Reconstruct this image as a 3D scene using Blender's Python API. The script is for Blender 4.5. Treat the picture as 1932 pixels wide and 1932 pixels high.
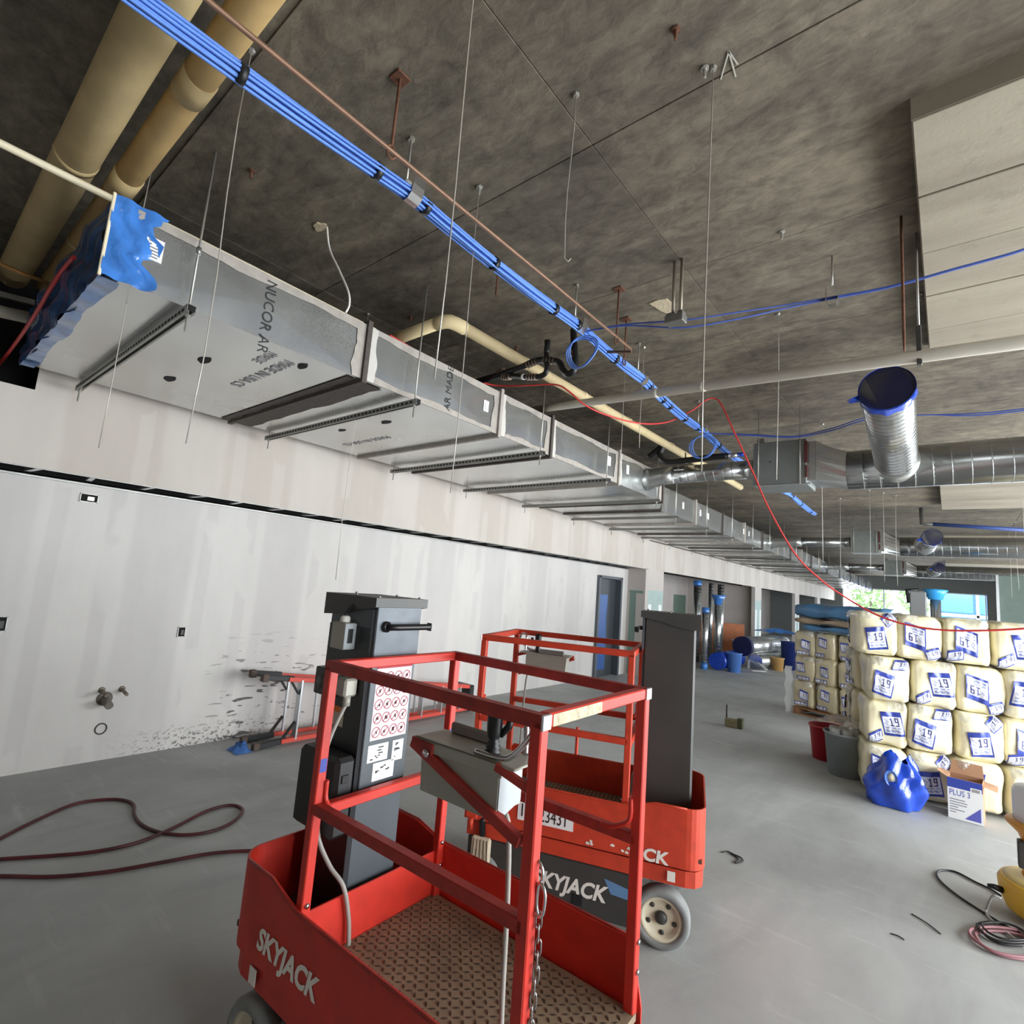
import bpy, bmesh, math, random
from mathutils import Vector, Matrix, noise
for o in list(bpy.data.objects): bpy.data.objects.remove(o, do_unlink=True)
scene = bpy.context.scene
COL = scene.collection
PI = math.pi
random.seed(7)

# ------------------------------------------------------------------ camera
FPX, PITCH, ROLL, YAW = 994.3, math.radians(7.857), math.radians(4.513), math.radians(39.914)
CAM = Vector((0, 0, 1.82))
_F = Vector((-math.sin(YAW)*math.cos(PITCH), math.cos(YAW)*math.cos(PITCH), math.sin(PITCH)))
_r0 = Vector((math.cos(YAW), math.sin(YAW), 0)); _u0 = _r0.cross(_F)
_R = _r0*math.cos(ROLL) + _u0*math.sin(ROLL); _U = -_r0*math.sin(ROLL) + _u0*math.cos(ROLL)
cd = bpy.data.cameras.new('camera'); cam = bpy.data.objects.new('camera', cd); COL.objects.link(cam)
cam.matrix_world = Matrix((( _R.x, _U.x, -_F.x, CAM.x), (_R.y, _U.y, -_F.y, CAM.y), (_R.z, _U.z, -_F.z, CAM.z), (0, 0, 0, 1)))
cd.sensor_fit = 'HORIZONTAL'; cd.sensor_width = 36; cd.lens = 36*FPX/1932; cd.clip_start = .02; cd.clip_end = 400
scene.camera = cam
# ------------------------------------------------------------------ sky, daylight, exposure
w = bpy.data.worlds.new('sky'); scene.world = w; w.use_nodes = True
bg = w.node_tree.nodes['Background']; bg.inputs[0].default_value = (.80, .90, 1, 1); bg.inputs[1].default_value = 7.5
def daylight(name, loc, rot, sx, sy, power, col=(1, .985, .96)):
    l = bpy.data.lights.new(name, 'AREA'); l.shape = 'RECTANGLE'; l.size = sx; l.size_y = sy; l.energy = power; l.color = col
    o = bpy.data.objects.new(name, l); COL.objects.link(o); o.location = loc; o.rotation_euler = rot
    return o
# daylight that comes in through the window bays of the right wall (light faces -X)
for k, (y0, y1, p) in enumerate([(.6, 4.2, 145), (4.6, 8.4, 320), (8.8, 12.6, 190), (13, 17, 150), (20.4, 28, 230)]):
    daylight('window_daylight', (4.36, (y0+y1)/2, 1.72), (0, math.radians(90), 0), 3.1, y1-y0, p)
daylight('window_daylight', (-1.5, 37.6, 1.6), (math.radians(-90), 0, 0), 7, 2.6, 260, (.9, .96, 1))
vs = scene.view_settings
vs.view_transform = 'Standard'; vs.look = 'None'; vs.gamma = 1; vs.use_curve_mapping = False; vs.exposure = .13

# ------------------------------------------------------------------ helpers
def ray(px, py): return _R*((px-966)/FPX) - _U*((py-966)/FPX) + _F
def at(px, py, ax, val):
    d = ray(px, py); i = 'xyz'.index(ax); return CAM + d*((val-CAM[i])/d[i])
def drop(top, py):
    """point straight below `top` that is seen at image height py"""
    lo, hi = -1.0, top.z
    for _ in range(40):
        m = (lo+hi)/2; d = Vector((top.x, top.y, m))-CAM; y = 966-FPX*d.dot(_U)/d.dot(_F)
        if y > py: lo = m
        else: hi = m
    return Vector((top.x, top.y, (lo+hi)/2))
def lin(c):
    c = c/255; return c/12.92 if c <= .04045 else ((c+.055)/1.055)**2.4
def rgb(c): return (lin(c[0]), lin(c[1]), lin(c[2]), 1)
V = Vector

class MB:
    def __init__(s): s.v = []; s.f = []; s.sm = []; s.mi = []
    def add(s, vs_, fs, M=None, smooth=False, mi=0):
        b = len(s.v)
        s.v += [(M @ V(p)) if M is not None else V(p) for p in vs_]
        for f in fs: s.f.append([b+i for i in f]); s.sm.append(smooth); s.mi.append(mi)
        return s
    def box(s, x0, x1, y0, y1, z0, z1, M=None, mi=0):
        vs_ = [(x, y, z) for x in (x0, x1) for y in (y0, y1) for z in (z0, z1)]
        return s.add(vs_, [(0,1,3,2), (4,6,7,5), (0,4,5,1), (2,3,7,6), (0,2,6,4), (1,5,7,3)], M, False, mi)
    def cbox(s, x0, x1, y0, y1, z0, z1, b, M=None, mi=0):
        """box with chamfered edges"""
        lo, hi = (x0, y0, z0), (x1, y1, z1); vs_ = []; idx = {}
        for cx in (0, 1):
            for cy in (0, 1):
                for cz in (0, 1):
                    c = (cx, cy, cz)
                    for a in range(3):
                        p = [hi[i] if c[i] else lo[i] for i in range(3)]
                        for i in range(3):
                            if i != a: p[i] += -b if c[i] else b
                        idx[c, a] = len(vs_); vs_.append(tuple(p))
        fs = []
        for a in range(3):
            i, j = [k for k in range(3) if k != a]
            for sgn in (0, 1):
                q = []
                for (p, r) in ((0,0), (1,0), (1,1), (0,1)):
                    c = [0,0,0]; c[a] = sgn; c[i] = p; c[j] = r; q.append(idx[tuple(c), a])
                fs.append(q)
            # edges along axis a
            for p in (0, 1):
                for r in (0, 1):
                    c0 = [0,0,0]; c0[i] = p; c0[j] = r; c1 = list(c0); c1[a] = 1
                    fs.append([idx[tuple(c0), i], idx[tuple(c1), i], idx[tuple(c1), j], idx[tuple(c0), j]])
        for cx in (0, 1):
            for cy in (0, 1):
                for cz in (0, 1): fs.append([idx[(cx,cy,cz), a] for a in range(3)])
        return s.add(vs_, fs, M, False, mi)
    def tube(s, pts, r, n=8, closed=False, caps=True, M=None, mi=0):
        P = [V(p) for p in pts]; m = len(P); rs = r if isinstance(r, (list, tuple)) else [r]*m
        T = []
        for i in range(m):
            a = P[(i-1) % m] if (closed or i > 0) else P[i]; b = P[(i+1) % m] if (closed or i < m-1) else P[i]
            t = b-a; T.append(t.normalized() if t.length > 1e-9 else V((0,0,1)))
        up = V((0,0,1)) if abs(T[0].z) < .9 else V((1,0,0))
        N = (up - T[0]*up.dot(T[0])).normalized(); vs_ = []
        for i in range(m):
            N = N - T[i]*N.dot(T[i])
            N = N.normalized() if N.length > 1e-6 else T[i].orthogonal().normalized()
            B = T[i].cross(N)
            for k in range(n):
                a = 2*PI*k/n; vs_.append(P[i] + (N*math.cos(a)+B*math.sin(a))*rs[i])
        fs = []
        for i in range(m if closed else m-1):
            j = (i+1) % m
            for k in range(n): k2 = (k+1) % n; fs.append((i*n+k, i*n+k2, j*n+k2, j*n+k))
        s.add(vs_, fs, M, True, mi)
        if caps and not closed:
            b = len(s.v)-m*n
            s.f.append([b+k for k in range(n)][::-1]); s.sm.append(False); s.mi.append(mi)
            s.f.append([b+(m-1)*n+k for k in range(n)]); s.sm.append(False); s.mi.append(mi)
        return s
    def cyl(s, p0, p1, r, n=12, r1=None, mi=0, M=None): return s.tube([p0, p1], [r, r if r1 is None else r1], n, mi=mi, M=M)
    def sqtube(s, p0, p1, wd, hd=None, up=(0,0,1), M=None, mi=0):
        """square bar from p0 to p1"""
        p0, p1 = V(p0), V(p1); t = (p1-p0); L = t.length; t = t.normalized(); u = V(up)
        if abs(t.dot(u)) > .95: u = V((1,0,0))
        sd = t.cross(u).normalized(); u = sd.cross(t); hd = wd if hd is None else hd
        X = Matrix((( t.x, sd.x, u.x, p0.x), (t.y, sd.y, u.y, p0.y), (t.z, sd.z, u.z, p0.z), (0,0,0,1)))
        if M is not None: X = M @ X
        return s.cbox(0, L, -wd/2, wd/2, -hd/2, hd/2, min(wd, hd)*.1, X, mi)
    def lathe(s, prof, n=24, M=None, mi=0, smooth=True, a0=0, caps=True):
        vs_ = []; fs = []; m = len(prof)
        for (r, z) in prof:
            for k in range(n): a = a0+2*PI*k/n; vs_.append((r*math.cos(a), r*math.sin(a), z))
        for i in range(m-1):
            for k in range(n): k2 = (k+1) % n; fs.append((i*n+k, i*n+k2, (i+1)*n+k2, (i+1)*n+k))
        s.add(vs_, fs, M, smooth, mi)
        b = len(s.v)-m*n
        if caps and prof[0][0] > 1e-5: s.f.append([b+k for k in range(n)][::-1]); s.sm.append(False); s.mi.append(mi)
        if caps and prof[-1][0] > 1e-5: s.f.append([b+(m-1)*n+k for k in range(n)]); s.sm.append(False); s.mi.append(mi)
        return s
    def prism(s, poly, h0, h1, M=None, mi=0):
        """polygon (x, y) extruded along z"""
        n = len(poly); vs_ = [(p[0], p[1], h0) for p in poly]+[(p[0], p[1], h1) for p in poly]
        fs = [list(range(n))[::-1], [n+i for i in range(n)]]+[(i, (i+1) % n, n+(i+1) % n, n+i) for i in range(n)]
        return s.add(vs_, fs, M, False, mi)
    def wall(s, path, th, z0, ztop, M=None):
        """vertical sheet that follows an open path; ztop a function of the index"""
        P = [V((p[0], p[1], 0)) for p in path]; m = len(P); vs_ = []
        for i in range(m):
            t = (P[min(i+1, m-1)]-P[max(i-1, 0)]).normalized(); nrm = V((t.y, -t.x, 0))
            zt = ztop(i); zb = z0(i) if callable(z0) else z0
            a, b = P[i], P[i]-nrm*th
            vs_ += [(a.x, a.y, zb), (a.x, a.y, zt), (b.x, b.y, zt), (b.x, b.y, zb)]
        fs = [(0,3,2,1), tuple(4*(m-1)+k for k in range(4))]
        for i in range(m-1):
            for k in range(4): k2 = (k+1) % 4; fs.append((4*i+k, 4*i+k2, 4*i+4+k2, 4*i+4+k))
        return s.add(vs_, fs, M)
    def grid(s, nu, nv, fn, M=None, mi=None, smooth=True):
        vs_ = [fn(i/nu, j/nv) for j in range(nv+1) for i in range(nu+1)]; b = len(s.v)
        s.v += [(M @ V(p)) if M is not None else V(p) for p in vs_]
        for j in range(nv):
            for i in range(nu):
                a = b+j*(nu+1)+i; s.f.append([a, a+1, a+nu+2, a+nu+1]); s.sm.append(smooth); s.mi.append(mi(i, j) if mi else 0)
        return s
    def mesh(s, name, mats, org):
        me = bpy.data.meshes.new(name)
        me.from_pydata([p-org for p in s.v], [], s.f)
        me.polygons.foreach_set('use_smooth', s.sm); me.polygons.foreach_set('material_index', s.mi)
        for m in (mats if isinstance(mats, (list, tuple)) else [mats]): me.materials.append(m)
        bm = bmesh.new(); bm.from_mesh(me); bmesh.ops.recalc_face_normals(bm, faces=bm.faces); bm.to_mesh(me); bm.free()
        me.update(); return me
    def build(s, name, mats, parent=None, local=False, kind=None, label=None):
        """parent: things carry their own location; vertices are world coords unless local"""
        if parent is not None:
            org = V((0,0,0)) if (local or parent.type == 'MESH' and local) else V(parent['_o']) if '_o' in parent else V((0,0,0))
            me = s.mesh(name, mats, org)
        else:
            xs = [p.x for p in s.v]; ys = [p.y for p in s.v]; zs = [p.z for p in s.v]
            org = V(((min(xs)+max(xs))/2, (min(ys)+max(ys))/2, min(zs))) if not local else V((0,0,0))
            me = s.mesh(name, mats, org)
        o = bpy.data.objects.new(name, me); COL.objects.link(o)
        if parent is not None: o.parent = parent; ORG[o.name] = org if not local else V((0,0,0))
        else: o.location = org; ORG[o.name] = org
        if parent is not None and not local: o['_o'] = tuple(org)
        elif parent is None: o['_o'] = tuple(org)
        if kind: o['kind'] = kind
        if label: o['label'] = label
        return o
ORG = {}
def tag(o, label, cat, group=None):
    o['label'] = label; o['category'] = cat
    if group: o['group'] = group
    return o
def thing(name, label, cat, loc=(0,0,0), rz=0, group=None):
    o = bpy.data.objects.new(name, None); COL.objects.link(o); o.location = loc; o.rotation_euler = (0, 0, rz); o.empty_display_size = .1
    o['_o'] = tuple(loc); tag(o, label, cat, group); return o
def struct(o): o['kind'] = 'structure'; return o
def copy_tree(o, parent=None):
    c = o.copy(); COL.objects.link(c)
    if parent is not None: c.parent = parent
    for ch in list(o.children): copy_tree(ch, c)
    return c
def text(name, st, size, org, xd, yd, mat, parent, local=True, shear=0, sx=1, ext=.0006, align='LEFT', bold=0):
    cu = bpy.data.curves.new('txt', 'FONT'); cu.body = st; cu.size = size; cu.extrude = ext; cu.shear = shear; cu.align_x = align; cu.offset = bold; cu.resolution_u = 3
    t = bpy.data.objects.new('txt', cu); COL.objects.link(t)
    bpy.context.view_layer.update()
    me = bpy.data.meshes.new_from_object(t.evaluated_get(bpy.context.evaluated_depsgraph_get()))
    bpy.data.objects.remove(t, do_unlink=True)
    xd, yd = V(xd).normalized(), V(yd).normalized(); zd = xd.cross(yd); org = V(org)
    if not local and '_o' in parent: org = org-V(parent['_o'])
    X = Matrix(((xd.x*sx, yd.x, zd.x, org.x), (xd.y*sx, yd.y, zd.y, org.y), (xd.z*sx, yd.z, zd.z, org.z), (0,0,0,1)))
    me.transform(X); me.materials.clear(); me.materials.append(mat); me.name = name
    o = bpy.data.objects.new(name, me); COL.objects.link(o); o.parent = parent
    return o
def smooth_path(pts, n=8, closed=False):
    P = [V(p) for p in pts]; out = []; m = len(P)
    for i in range(m if closed else m-1):
        p0 = P[(i-1) % m] if (closed or i > 0) else P[0]; p1 = P[i]; p2 = P[(i+1) % m]; p3 = P[(i+2) % m] if (closed or i+2 < m) else P[-1]
        for k in range(n):
            t = k/n; out.append(.5*((2*p1)+(p2-p0)*t+(2*p0-5*p1+4*p2-p3)*t*t+(3*p1-p0-3*p2+p3)*t**3))
    if not closed: out.append(P[-1])
    return out

# ------------------------------------------------------------------ materials
MATS = {}
def mat(name, col, rough=.5, metal=0, var=0, scale=6, bump=0, bscale=None, coat=0, spec=None, stretch=(1,1,1), rnd=0, trans=0, alpha=1):
    if name in MATS: return MATS[name]
    m = bpy.data.materials.new(name); MATS[name] = m; m.use_nodes = True; nt = m.node_tree; b = nt.nodes['Principled BSDF']
    b.inputs['Base Color'].default_value = rgb(col); b.inputs['Roughness'].default_value = rough; b.inputs['Metallic'].default_value = metal
    if coat: b.inputs['Coat Weight'].default_value = coat; b.inputs['Coat Roughness'].default_value = .12
    if spec is not None: b.inputs['Specular IOR Level'].default_value = spec
    if trans: b.inputs['Transmission Weight'].default_value = trans
    if alpha < 1: b.inputs['Alpha'].default_value = alpha
    if var or bump or rnd:
        tc = nt.nodes.new('ShaderNodeTexCoord'); mp = nt.nodes.new('ShaderNodeMapping'); mp.inputs['Scale'].default_value = stretch
        nt.links.new(tc.outputs['Object'], mp.inputs[0])
        nz = nt.nodes.new('ShaderNodeTexNoise'); nz.inputs['Scale'].default_value = scale; nz.inputs['Detail'].default_value = 6
        nt.links.new(mp.outputs[0], nz.inputs['Vector'])
    if var or rnd:
        rp = nt.nodes.new('ShaderNodeValToRGB'); rp.color_ramp.elements[0].position = .3; rp.color_ramp.elements[1].position = .7
        c = rgb(col)
        rp.color_ramp.elements[0].color = tuple(x*(1-var) for x in c[:3])+(1,); rp.color_ramp.elements[1].color = tuple(min(1, x*(1+var)) for x in c[:3])+(1,)
        nt.links.new(nz.outputs['Fac'], rp.inputs[0]); out = rp.outputs[0]
        if rnd:
            oi = nt.nodes.new('ShaderNodeObjectInfo'); mr = nt.nodes.new('ShaderNodeMapRange'); mr.inputs['To Min'].default_value = 1-rnd; mr.inputs['To Max'].default_value = 1+rnd
            nt.links.new(oi.outputs['Random'], mr.inputs['Value'])
            hs = nt.nodes.new('ShaderNodeHueSaturation'); nt.links.new(mr.outputs[0], hs.inputs['Value']); nt.links.new(out, hs.inputs['Color']); out = hs.outputs[0]
        nt.links.new(out, b.inputs['Base Color'])
    if bump:
        bp = nt.nodes.new('ShaderNodeBump'); bp.inputs['Strength'].default_value = bump; bp.inputs['Distance'].default_value = .01
        n2 = nt.nodes.new('ShaderNodeTexNoise'); n2.inputs['Scale'].default_value = bscale or scale*4; n2.inputs['Detail'].default_value = 5
        nt.links.new(mp.outputs[0], n2.inputs['Vector']); nt.links.new(n2.outputs['Fac'], bp.inputs['Height']); nt.links.new(bp.outputs[0], b.inputs['Normal'])
    return m
class NT:
    """small node-graph helper"""
    def __init__(s, name, rough=.8):
        s.m = bpy.data.materials.new(name); MATS[name] = s.m; s.m.use_nodes = True; s.t = s.m.node_tree; s.b = s.t.nodes['Principled BSDF']; s.b.inputs['Roughness'].default_value = rough
        g = s.t.nodes.new('ShaderNodeNewGeometry'); s.pos = g.outputs['Position']
    def n(s, ty, **kw):
        x = s.t.nodes.new(ty)
        for k, v in kw.items(): setattr(x, k, v)
        return x
    def link(s, a, b): s.t.links.new(a, b)
    def noise(s, scale, stretch=(1,1,1), detail=6, rough=.55, loc=(0,0,0), dist=0):
        mp = s.n('ShaderNodeMapping'); mp.inputs['Scale'].default_value = stretch; mp.inputs['Location'].default_value = loc; s.link(s.pos, mp.inputs[0])
        z = s.n('ShaderNodeTexNoise'); z.inputs['Scale'].default_value = scale; z.inputs['Detail'].default_value = detail; z.inputs['Roughness'].default_value = rough; z.inputs['Distortion'].default_value = dist
        s.link(mp.outputs[0], z.inputs['Vector']); return z.outputs['Fac']
    def ramp(s, fac, stops):
        r = s.n('ShaderNodeValToRGB'); e = r.color_ramp.elements
        while len(e) > 1: e.remove(e[-1])
        e[0].position = stops[0][0]; e[0].color = stops[0][1]
        for p, c in stops[1:]: k = e.new(p); k.color = c
        s.link(fac, r.inputs[0]); return r.outputs[0]
    def mix(s, a, b, fac, mode='MIX'):
        x = s.n('ShaderNodeMix', data_type='RGBA', blend_type=mode)
        if isinstance(fac, (int, float)): x.inputs[0].default_value = fac
        else: s.link(fac, x.inputs[0])
        for q, i in ((a, 6), (b, 7)):
            if isinstance(q, tuple): x.inputs[i].default_value = q
            else: s.link(q, x.inputs[i])
        return x.outputs[2]
    def math(s, op, a, b=0):
        x = s.n('ShaderNodeMath', operation=op)
        for q, i in ((a, 0), (b, 1)):
            if isinstance(q, (int, float)): x.inputs[i].default_value = q
            else: s.link(q, x.inputs[i])
        return x.outputs[0]
    def xyz(s):
        x = s.n('ShaderNodeSeparateXYZ'); s.link(s.pos, x.inputs[0]); return x.outputs
    def maprange(s, v, a, b, c=0, d=1, smooth=True):
        x = s.n('ShaderNodeMapRange', interpolation_type='SMOOTHSTEP' if smooth else 'LINEAR')
        s.link(v, x.inputs[0]); x.inputs[1].default_value = a; x.inputs[2].default_value = b; x.inputs[3].default_value = c; x.inputs[4].default_value = d; return x.outputs[0]
    def col(s, c): s.link(c, s.b.inputs['Base Color'])
    def bump(s, h, st=.2, d=.01):
        x = s.n('ShaderNodeBump'); x.inputs['Strength'].default_value = st; x.inputs['Distance'].default_value = d; s.link(h, x.inputs['Height']); s.link(x.outputs[0], s.b.inputs['Normal'])
def g(v): return (v, v, v, 1)

# board-marked raw concrete of the slab, every form panel a tone of its own
k = NT('slab_concrete', .85)
n1 = k.noise(1.1, (1, 2.2, 1), 8, .62, dist=.6); n2 = k.noise(8, (1, 1.7, 1), 7, .66, dist=.5); n3 = k.noise(3.2, (2.5, 1, 1), 5, .6, (3,1,2)); n4 = k.noise(60, (1,1,1), 3)
base = k.ramp(n1, [(.28, rgb((92,84,72))), (.5, rgb((117,108,94))), (.72, rgb((142,132,115)))])
base = k.mix(base, k.ramp(n2, [(.33, g(.50)), (.62, g(1.06))]), .8, 'MULTIPLY')
base = k.mix(base, k.ramp(k.noise(2.6, (1, 1.6, 1), 7, .7, (5,9,0), 1.0), [(.33, g(.60)), (.5, g(1.0)), (.7, g(1.12))]), .8, 'MULTIPLY')
base = k.mix(base, k.ramp(n3, [(.30, g(.70)), (.5, g(1.0))]), .6, 'MULTIPLY')
base = k.mix(base, k.ramp(k.noise(4.5, (1,1,1), 7, .7, (7,2,0), 1.2), [(.22, g(.45)), (.38, g(1.0))]), .6, 'MULTIPLY')
oi = k.n('ShaderNodeObjectInfo'); bt_ = k.n('ShaderNodeTexBrick'); bt_.inputs['Scale'].default_value = 1; bt_.inputs['Brick Width'].default_value = 1.22; bt_.inputs['Row Height'].default_value = .61; bt_.inputs['Mortar Size'].default_value = 0; bt_.inputs['Color1'].default_value = g(.80); bt_.inputs['Color2'].default_value = g(1.04); k.link(k.pos, bt_.inputs['Vector'])
base = k.mix(base, bt_.outputs['Color'], .8, 'MULTIPLY')
tone = k.ramp(oi.outputs['Random'], [(0, (.66,.66,.64,1)), (.35, (.94,.92,.90,1)), (.6, (1.05,.99,.93,1)), (.8, (.80,.82,.80,1)), (1, (1.16,1.12,1.04,1))])
base = k.mix(base, tone, 1, 'MULTIPLY'); k.col(base); k.bump(k.math('ADD', n2, k.math('MULTIPLY', n4, .3)), .5, .01)
M_SLAB = k.m
k = NT('drop_panel_concrete', .85)
base = k.ramp(k.noise(1.0, (.5, 2.5, 1), 7, .6), [(.3, rgb((124,115,100))), (.6, rgb((148,139,122)))])
base = k.mix(base, k.ramp(k.noise(7, (1,1,1), 6, .65, (1,5,0)), [(.25, g(.6)), (.42, g(1.0))]), .5, 'MULTIPLY'); k.col(base); k.bump(k.noise(50), .3, .006)
M_DROP = k.m
# dusty grey floor slab with trowel swirls and smears
k = NT('floor_concrete', .62)
base = k.ramp(k.noise(.55, (1,1,1), 6, .6, dist=.8), [(.3, rgb((150,151,148))), (.7, rgb((176,178,176)))])
base = k.mix(base, k.ramp(k.noise(2.2, (1, .35, 1), 8, .65, (2,0,0), 1.5), [(.3, g(.84)), (.6, g(1.04))]), .8, 'MULTIPLY')
base = k.mix(base, k.ramp(k.noise(14, (1,1,1), 5, .7, (0,4,0)), [(.22, g(.66)), (.33, g(1.0))]), .45, 'MULTIPLY')
base = k.mix(base, k.ramp(k.noise(5, (.3, 2.0, 1), 6, .6, (9,4,0)), [(.58, g(0)), (.75, g(.10))]), 1, 'ADD')
k.col(base); k.bump(k.noise(30), .06, .004)
k.link(k.maprange(k.noise(1.3), .3, .7, .5, .75), k.b.inputs['Roughness'])
M_FLOOR = k.m
# taped and sanded drywall, with joint bands along the wall
def drywall(name, paper, mud, mudamt, band=1.22, scuff=False, warm=None):
    k = NT(name, .85); x, y, z = k.xyz()
    n = k.noise(.8, (1, 1, .5), 5, .55)
    # mud bands: wide vertical strips at board joints with a wobbling edge, plus screw-line dabs
    ph = k.math('ADD', k.math('DIVIDE', y, band), k.math('MULTIPLY', k.noise(1.0, (0, .2, 1.0), 3), .07))
    tri = k.math('ABSOLUTE', k.math('SUBTRACT', k.math('FRACT', ph), .5))
    bnd = k.maprange(tri, .19, .245, 1, 0)
    ph2 = k.math('ADD', k.math('DIVIDE', y, .405), k.math('MULTIPLY', k.noise(.9, (0, .3, .9), 2, .5, (4,0,0)), .16))
    tri2 = k.math('ABSOLUTE', k.math('SUBTRACT', k.math('FRACT', ph2), .5))
    b2 = k.math('MULTIPLY', k.maprange(tri2, .11, .18, 1, 0), k.maprange(k.noise(1.6, (0, 1, .9), 2, .5, (8,3,0)), .46, .50))
    f = k.math('MAXIMUM', bnd, k.math('MULTIPLY', b2, .8))
    base = k.mix(rgb(paper), rgb(mud), k.math('MULTIPLY', f, mudamt))
    base = k.mix(base, k.ramp(n, [(.3, g(.93)), (.7, g(1.03))]), 1, 'MULTIPLY')
    base = k.mix(base, k.ramp(k.noise(5, (1,1,.3), 6), [(.3, g(.95)), (.6, g(1.02))]), .8, 'MULTIPLY')
    if scuff:
        # black scuffs where the ladder and hoses have rubbed the wall, and a dirty foot of the wall
        mask = k.math('MULTIPLY', k.maprange(y, 2.2, 2.7), k.math('MULTIPLY', k.maprange(y, 4.0, 3.3), k.maprange(z, 1.25, .55)))
        sc = k.maprange(k.noise(5.2, (1, 1.0, 5.0), 2, .5, (0, .2, 0), .3), .63, .655)
        m2 = k.math('MULTIPLY', k.maprange(y, 1.5, 2.2), k.math('MULTIPLY', k.maprange(y, 3.4, 2.7), k.maprange(z, .3, .03)))
        s2 = k.maprange(k.noise(30, (1, 1, 1.6), 4, .6, (0, 5, 0)), .54, .60)
        dirt = k.math('MAXIMUM', k.math('MULTIPLY', sc, mask), k.math('MULTIPLY', s2, k.math('MULTIPLY', m2, 1.0)))
        base = k.mix(base, rgb((58,54,52)), k.math('MULTIPLY', dirt, .85))
    k.col(base); k.bump(k.noise(80), .05, .002)
    return k.m
M_WALL = drywall('wall_drywall', (208,204,199), (195,191,188), .65, scuff=True)
M_BULK = drywall('bulkhead_drywall', (186,177,167), (198,191,183), .7)
M_GREEN = mat('green_drywall', (118,138,130), .85, var=.08, scale=2)
M_PINK = mat('far_drywall', (186,178,172), .85, var=.06, scale=2)
M_MUD = mat('joint_mud', (226,226,224), .85, var=.05)
M_DARK = mat('dark_void', (18,17,16), .9)
M_GALV = NT('galvanised_sheet', .34)
k = M_GALV; vo = k.n('ShaderNodeTexVoronoi'); vo.inputs['Scale'].default_value = 55; k.link(k.pos, vo.inputs['Vector'])
nb = k.noise(1.6, (1,1,1), 2); base = k.mix(k.ramp(vo.outputs['Color'], [(0, rgb((199,201,199))), (1, rgb((202,204,202)))]), k.ramp(nb, [(.3, g(.86)), (.7, g(1.05))]), .8, 'MULTIPLY')
k.col(base); k.b.inputs['Metallic'].default_value = .88; k.link(k.maprange(k.noise(2.0, (1,1,1), 2, .5, (1,2,3)), .3, .7, .21, .29, False), k.b.inputs['Roughness']); M_GALV = k.m
M_SPIRAL = mat('spiral_duct_steel', (182,184,183), .24, .92, var=.06, scale=5)
M_SEAL = mat('duct_sealant', (158,151,142), .75, var=.12, scale=14, bump=.3)
M_SEALD = mat('dark_sealant', (74,66,61), .7, var=.25, scale=25, bump=.6)
M_STRUT = mat('strut_steel', (150,150,146), .4, .75, var=.1)
M_ROD = mat('threaded_rod', (176,174,166), .4, .7)
M_WIRE = mat('hanger_wire', (186,182,172), .45, .5)
M_RUST = mat('rusty_steel', (98,62,42), .8, .1, var=.35, scale=30)
M_COPPER = mat('brown_conduit', (124,94,74), .5, .3, var=.15, scale=12)
M_BLUE = mat('blue_cable', (96,140,222), .5, var=.08, scale=20)
M_BLUED = mat('dark_blue_cable', (64,86,160), .5)
M_BLACK = mat('black_rubber', (22,22,23), .5)
M_BLACKG = mat('black_plastic_gloss', (14,14,15), .42)
M_INSUL = mat('pipe_insulation', (218,198,154), .75, var=.1, scale=5, bump=.15)
M_INSUL2 = mat('aged_pipe_wrap', (188,166,120), .8, var=.14, scale=4, bump=.3)
M_CREAM = mat('cream_pipe', (226,214,184), .45, var=.05)
M_WPIPE = mat('white_pipe', (208,203,188), .5, var=.05)
M_FILM = mat('blue_plastic_film', (62,120,196), .18, var=.3, scale=7, coat=.5, bump=.5, bscale=20)
M_FILMD = mat('dark_blue_film', (52,84,130), .2, var=.5, scale=5, coat=.5, bump=.6, bscale=16, stretch=(.6,1,2.2))
M_FILMB = mat('deep_blue_film', (22,66,178), .14, var=.25, scale=9, coat=.6, bump=.5, bscale=18)
M_PAPER = mat('white_label', (232,232,230), .6)
M_INK = mat('black_ink', (38,38,40), .7)
M_GREYINK = mat('grey_ink', (120,120,124), .7)
M_RED = mat('red_paint', (192,46,32), .45, var=.16, scale=9, bump=.05)
M_REDD = mat('dusty_red_rail', (154,42,33), .55, var=.28, scale=16, bump=.08)
M_REDO = mat('faded_red_paint', (192,60,34), .5, var=.15, scale=12)
M_MAST = mat('mast_grey', (74,80,84), .42, .2, var=.08, scale=6)
M_MASTD = mat('mast_dark_grey', (62,61,58), .5, .1, var=.12, scale=5)
M_MBLACK = mat('mast_black_side', (30,30,30), .4, var=.2)
M_TREAD = mat('dusty_tread_plate', (140,121,98), .75, .1, var=.2, scale=8, bump=.2)
M_ALU = mat('aluminium', (200,202,204), .32, .85, var=.05)
M_CHROME = mat('bright_metal', (205,205,205), .2, 1)
M_BOXGREY = mat('control_box_grey', (164,162,150), .45, .1, var=.06)
M_BOXW = mat('light_grey_panel', (168,174,176), .4)
M_TIRE = mat('grey_solid_tyre', (128,130,128), .8, var=.12, scale=20)
M_RIM = mat('cream_wheel', (208,198,172), .6, var=.1)
M_WHITE = mat('white_paint', (228,224,214), .6)
M_ORANGE = mat('orange_sticker', (214,110,30), .6)
M_PINKR = mat('red_ink', (164,44,58), .6)
M_STICK = mat('pale_pink_sticker', (226,204,210), .55)
M_YELLOW = mat('yellow_plastic', (226,182,52), .4, var=.05)
M_YELLOWP = mat('pale_yellow_top', (236,218,140), .4)
M_TANK = mat('white_translucent_tank', (226,232,238), .4)
M_CARD = mat('brown_cardboard', (168,128,98), .85)
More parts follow.
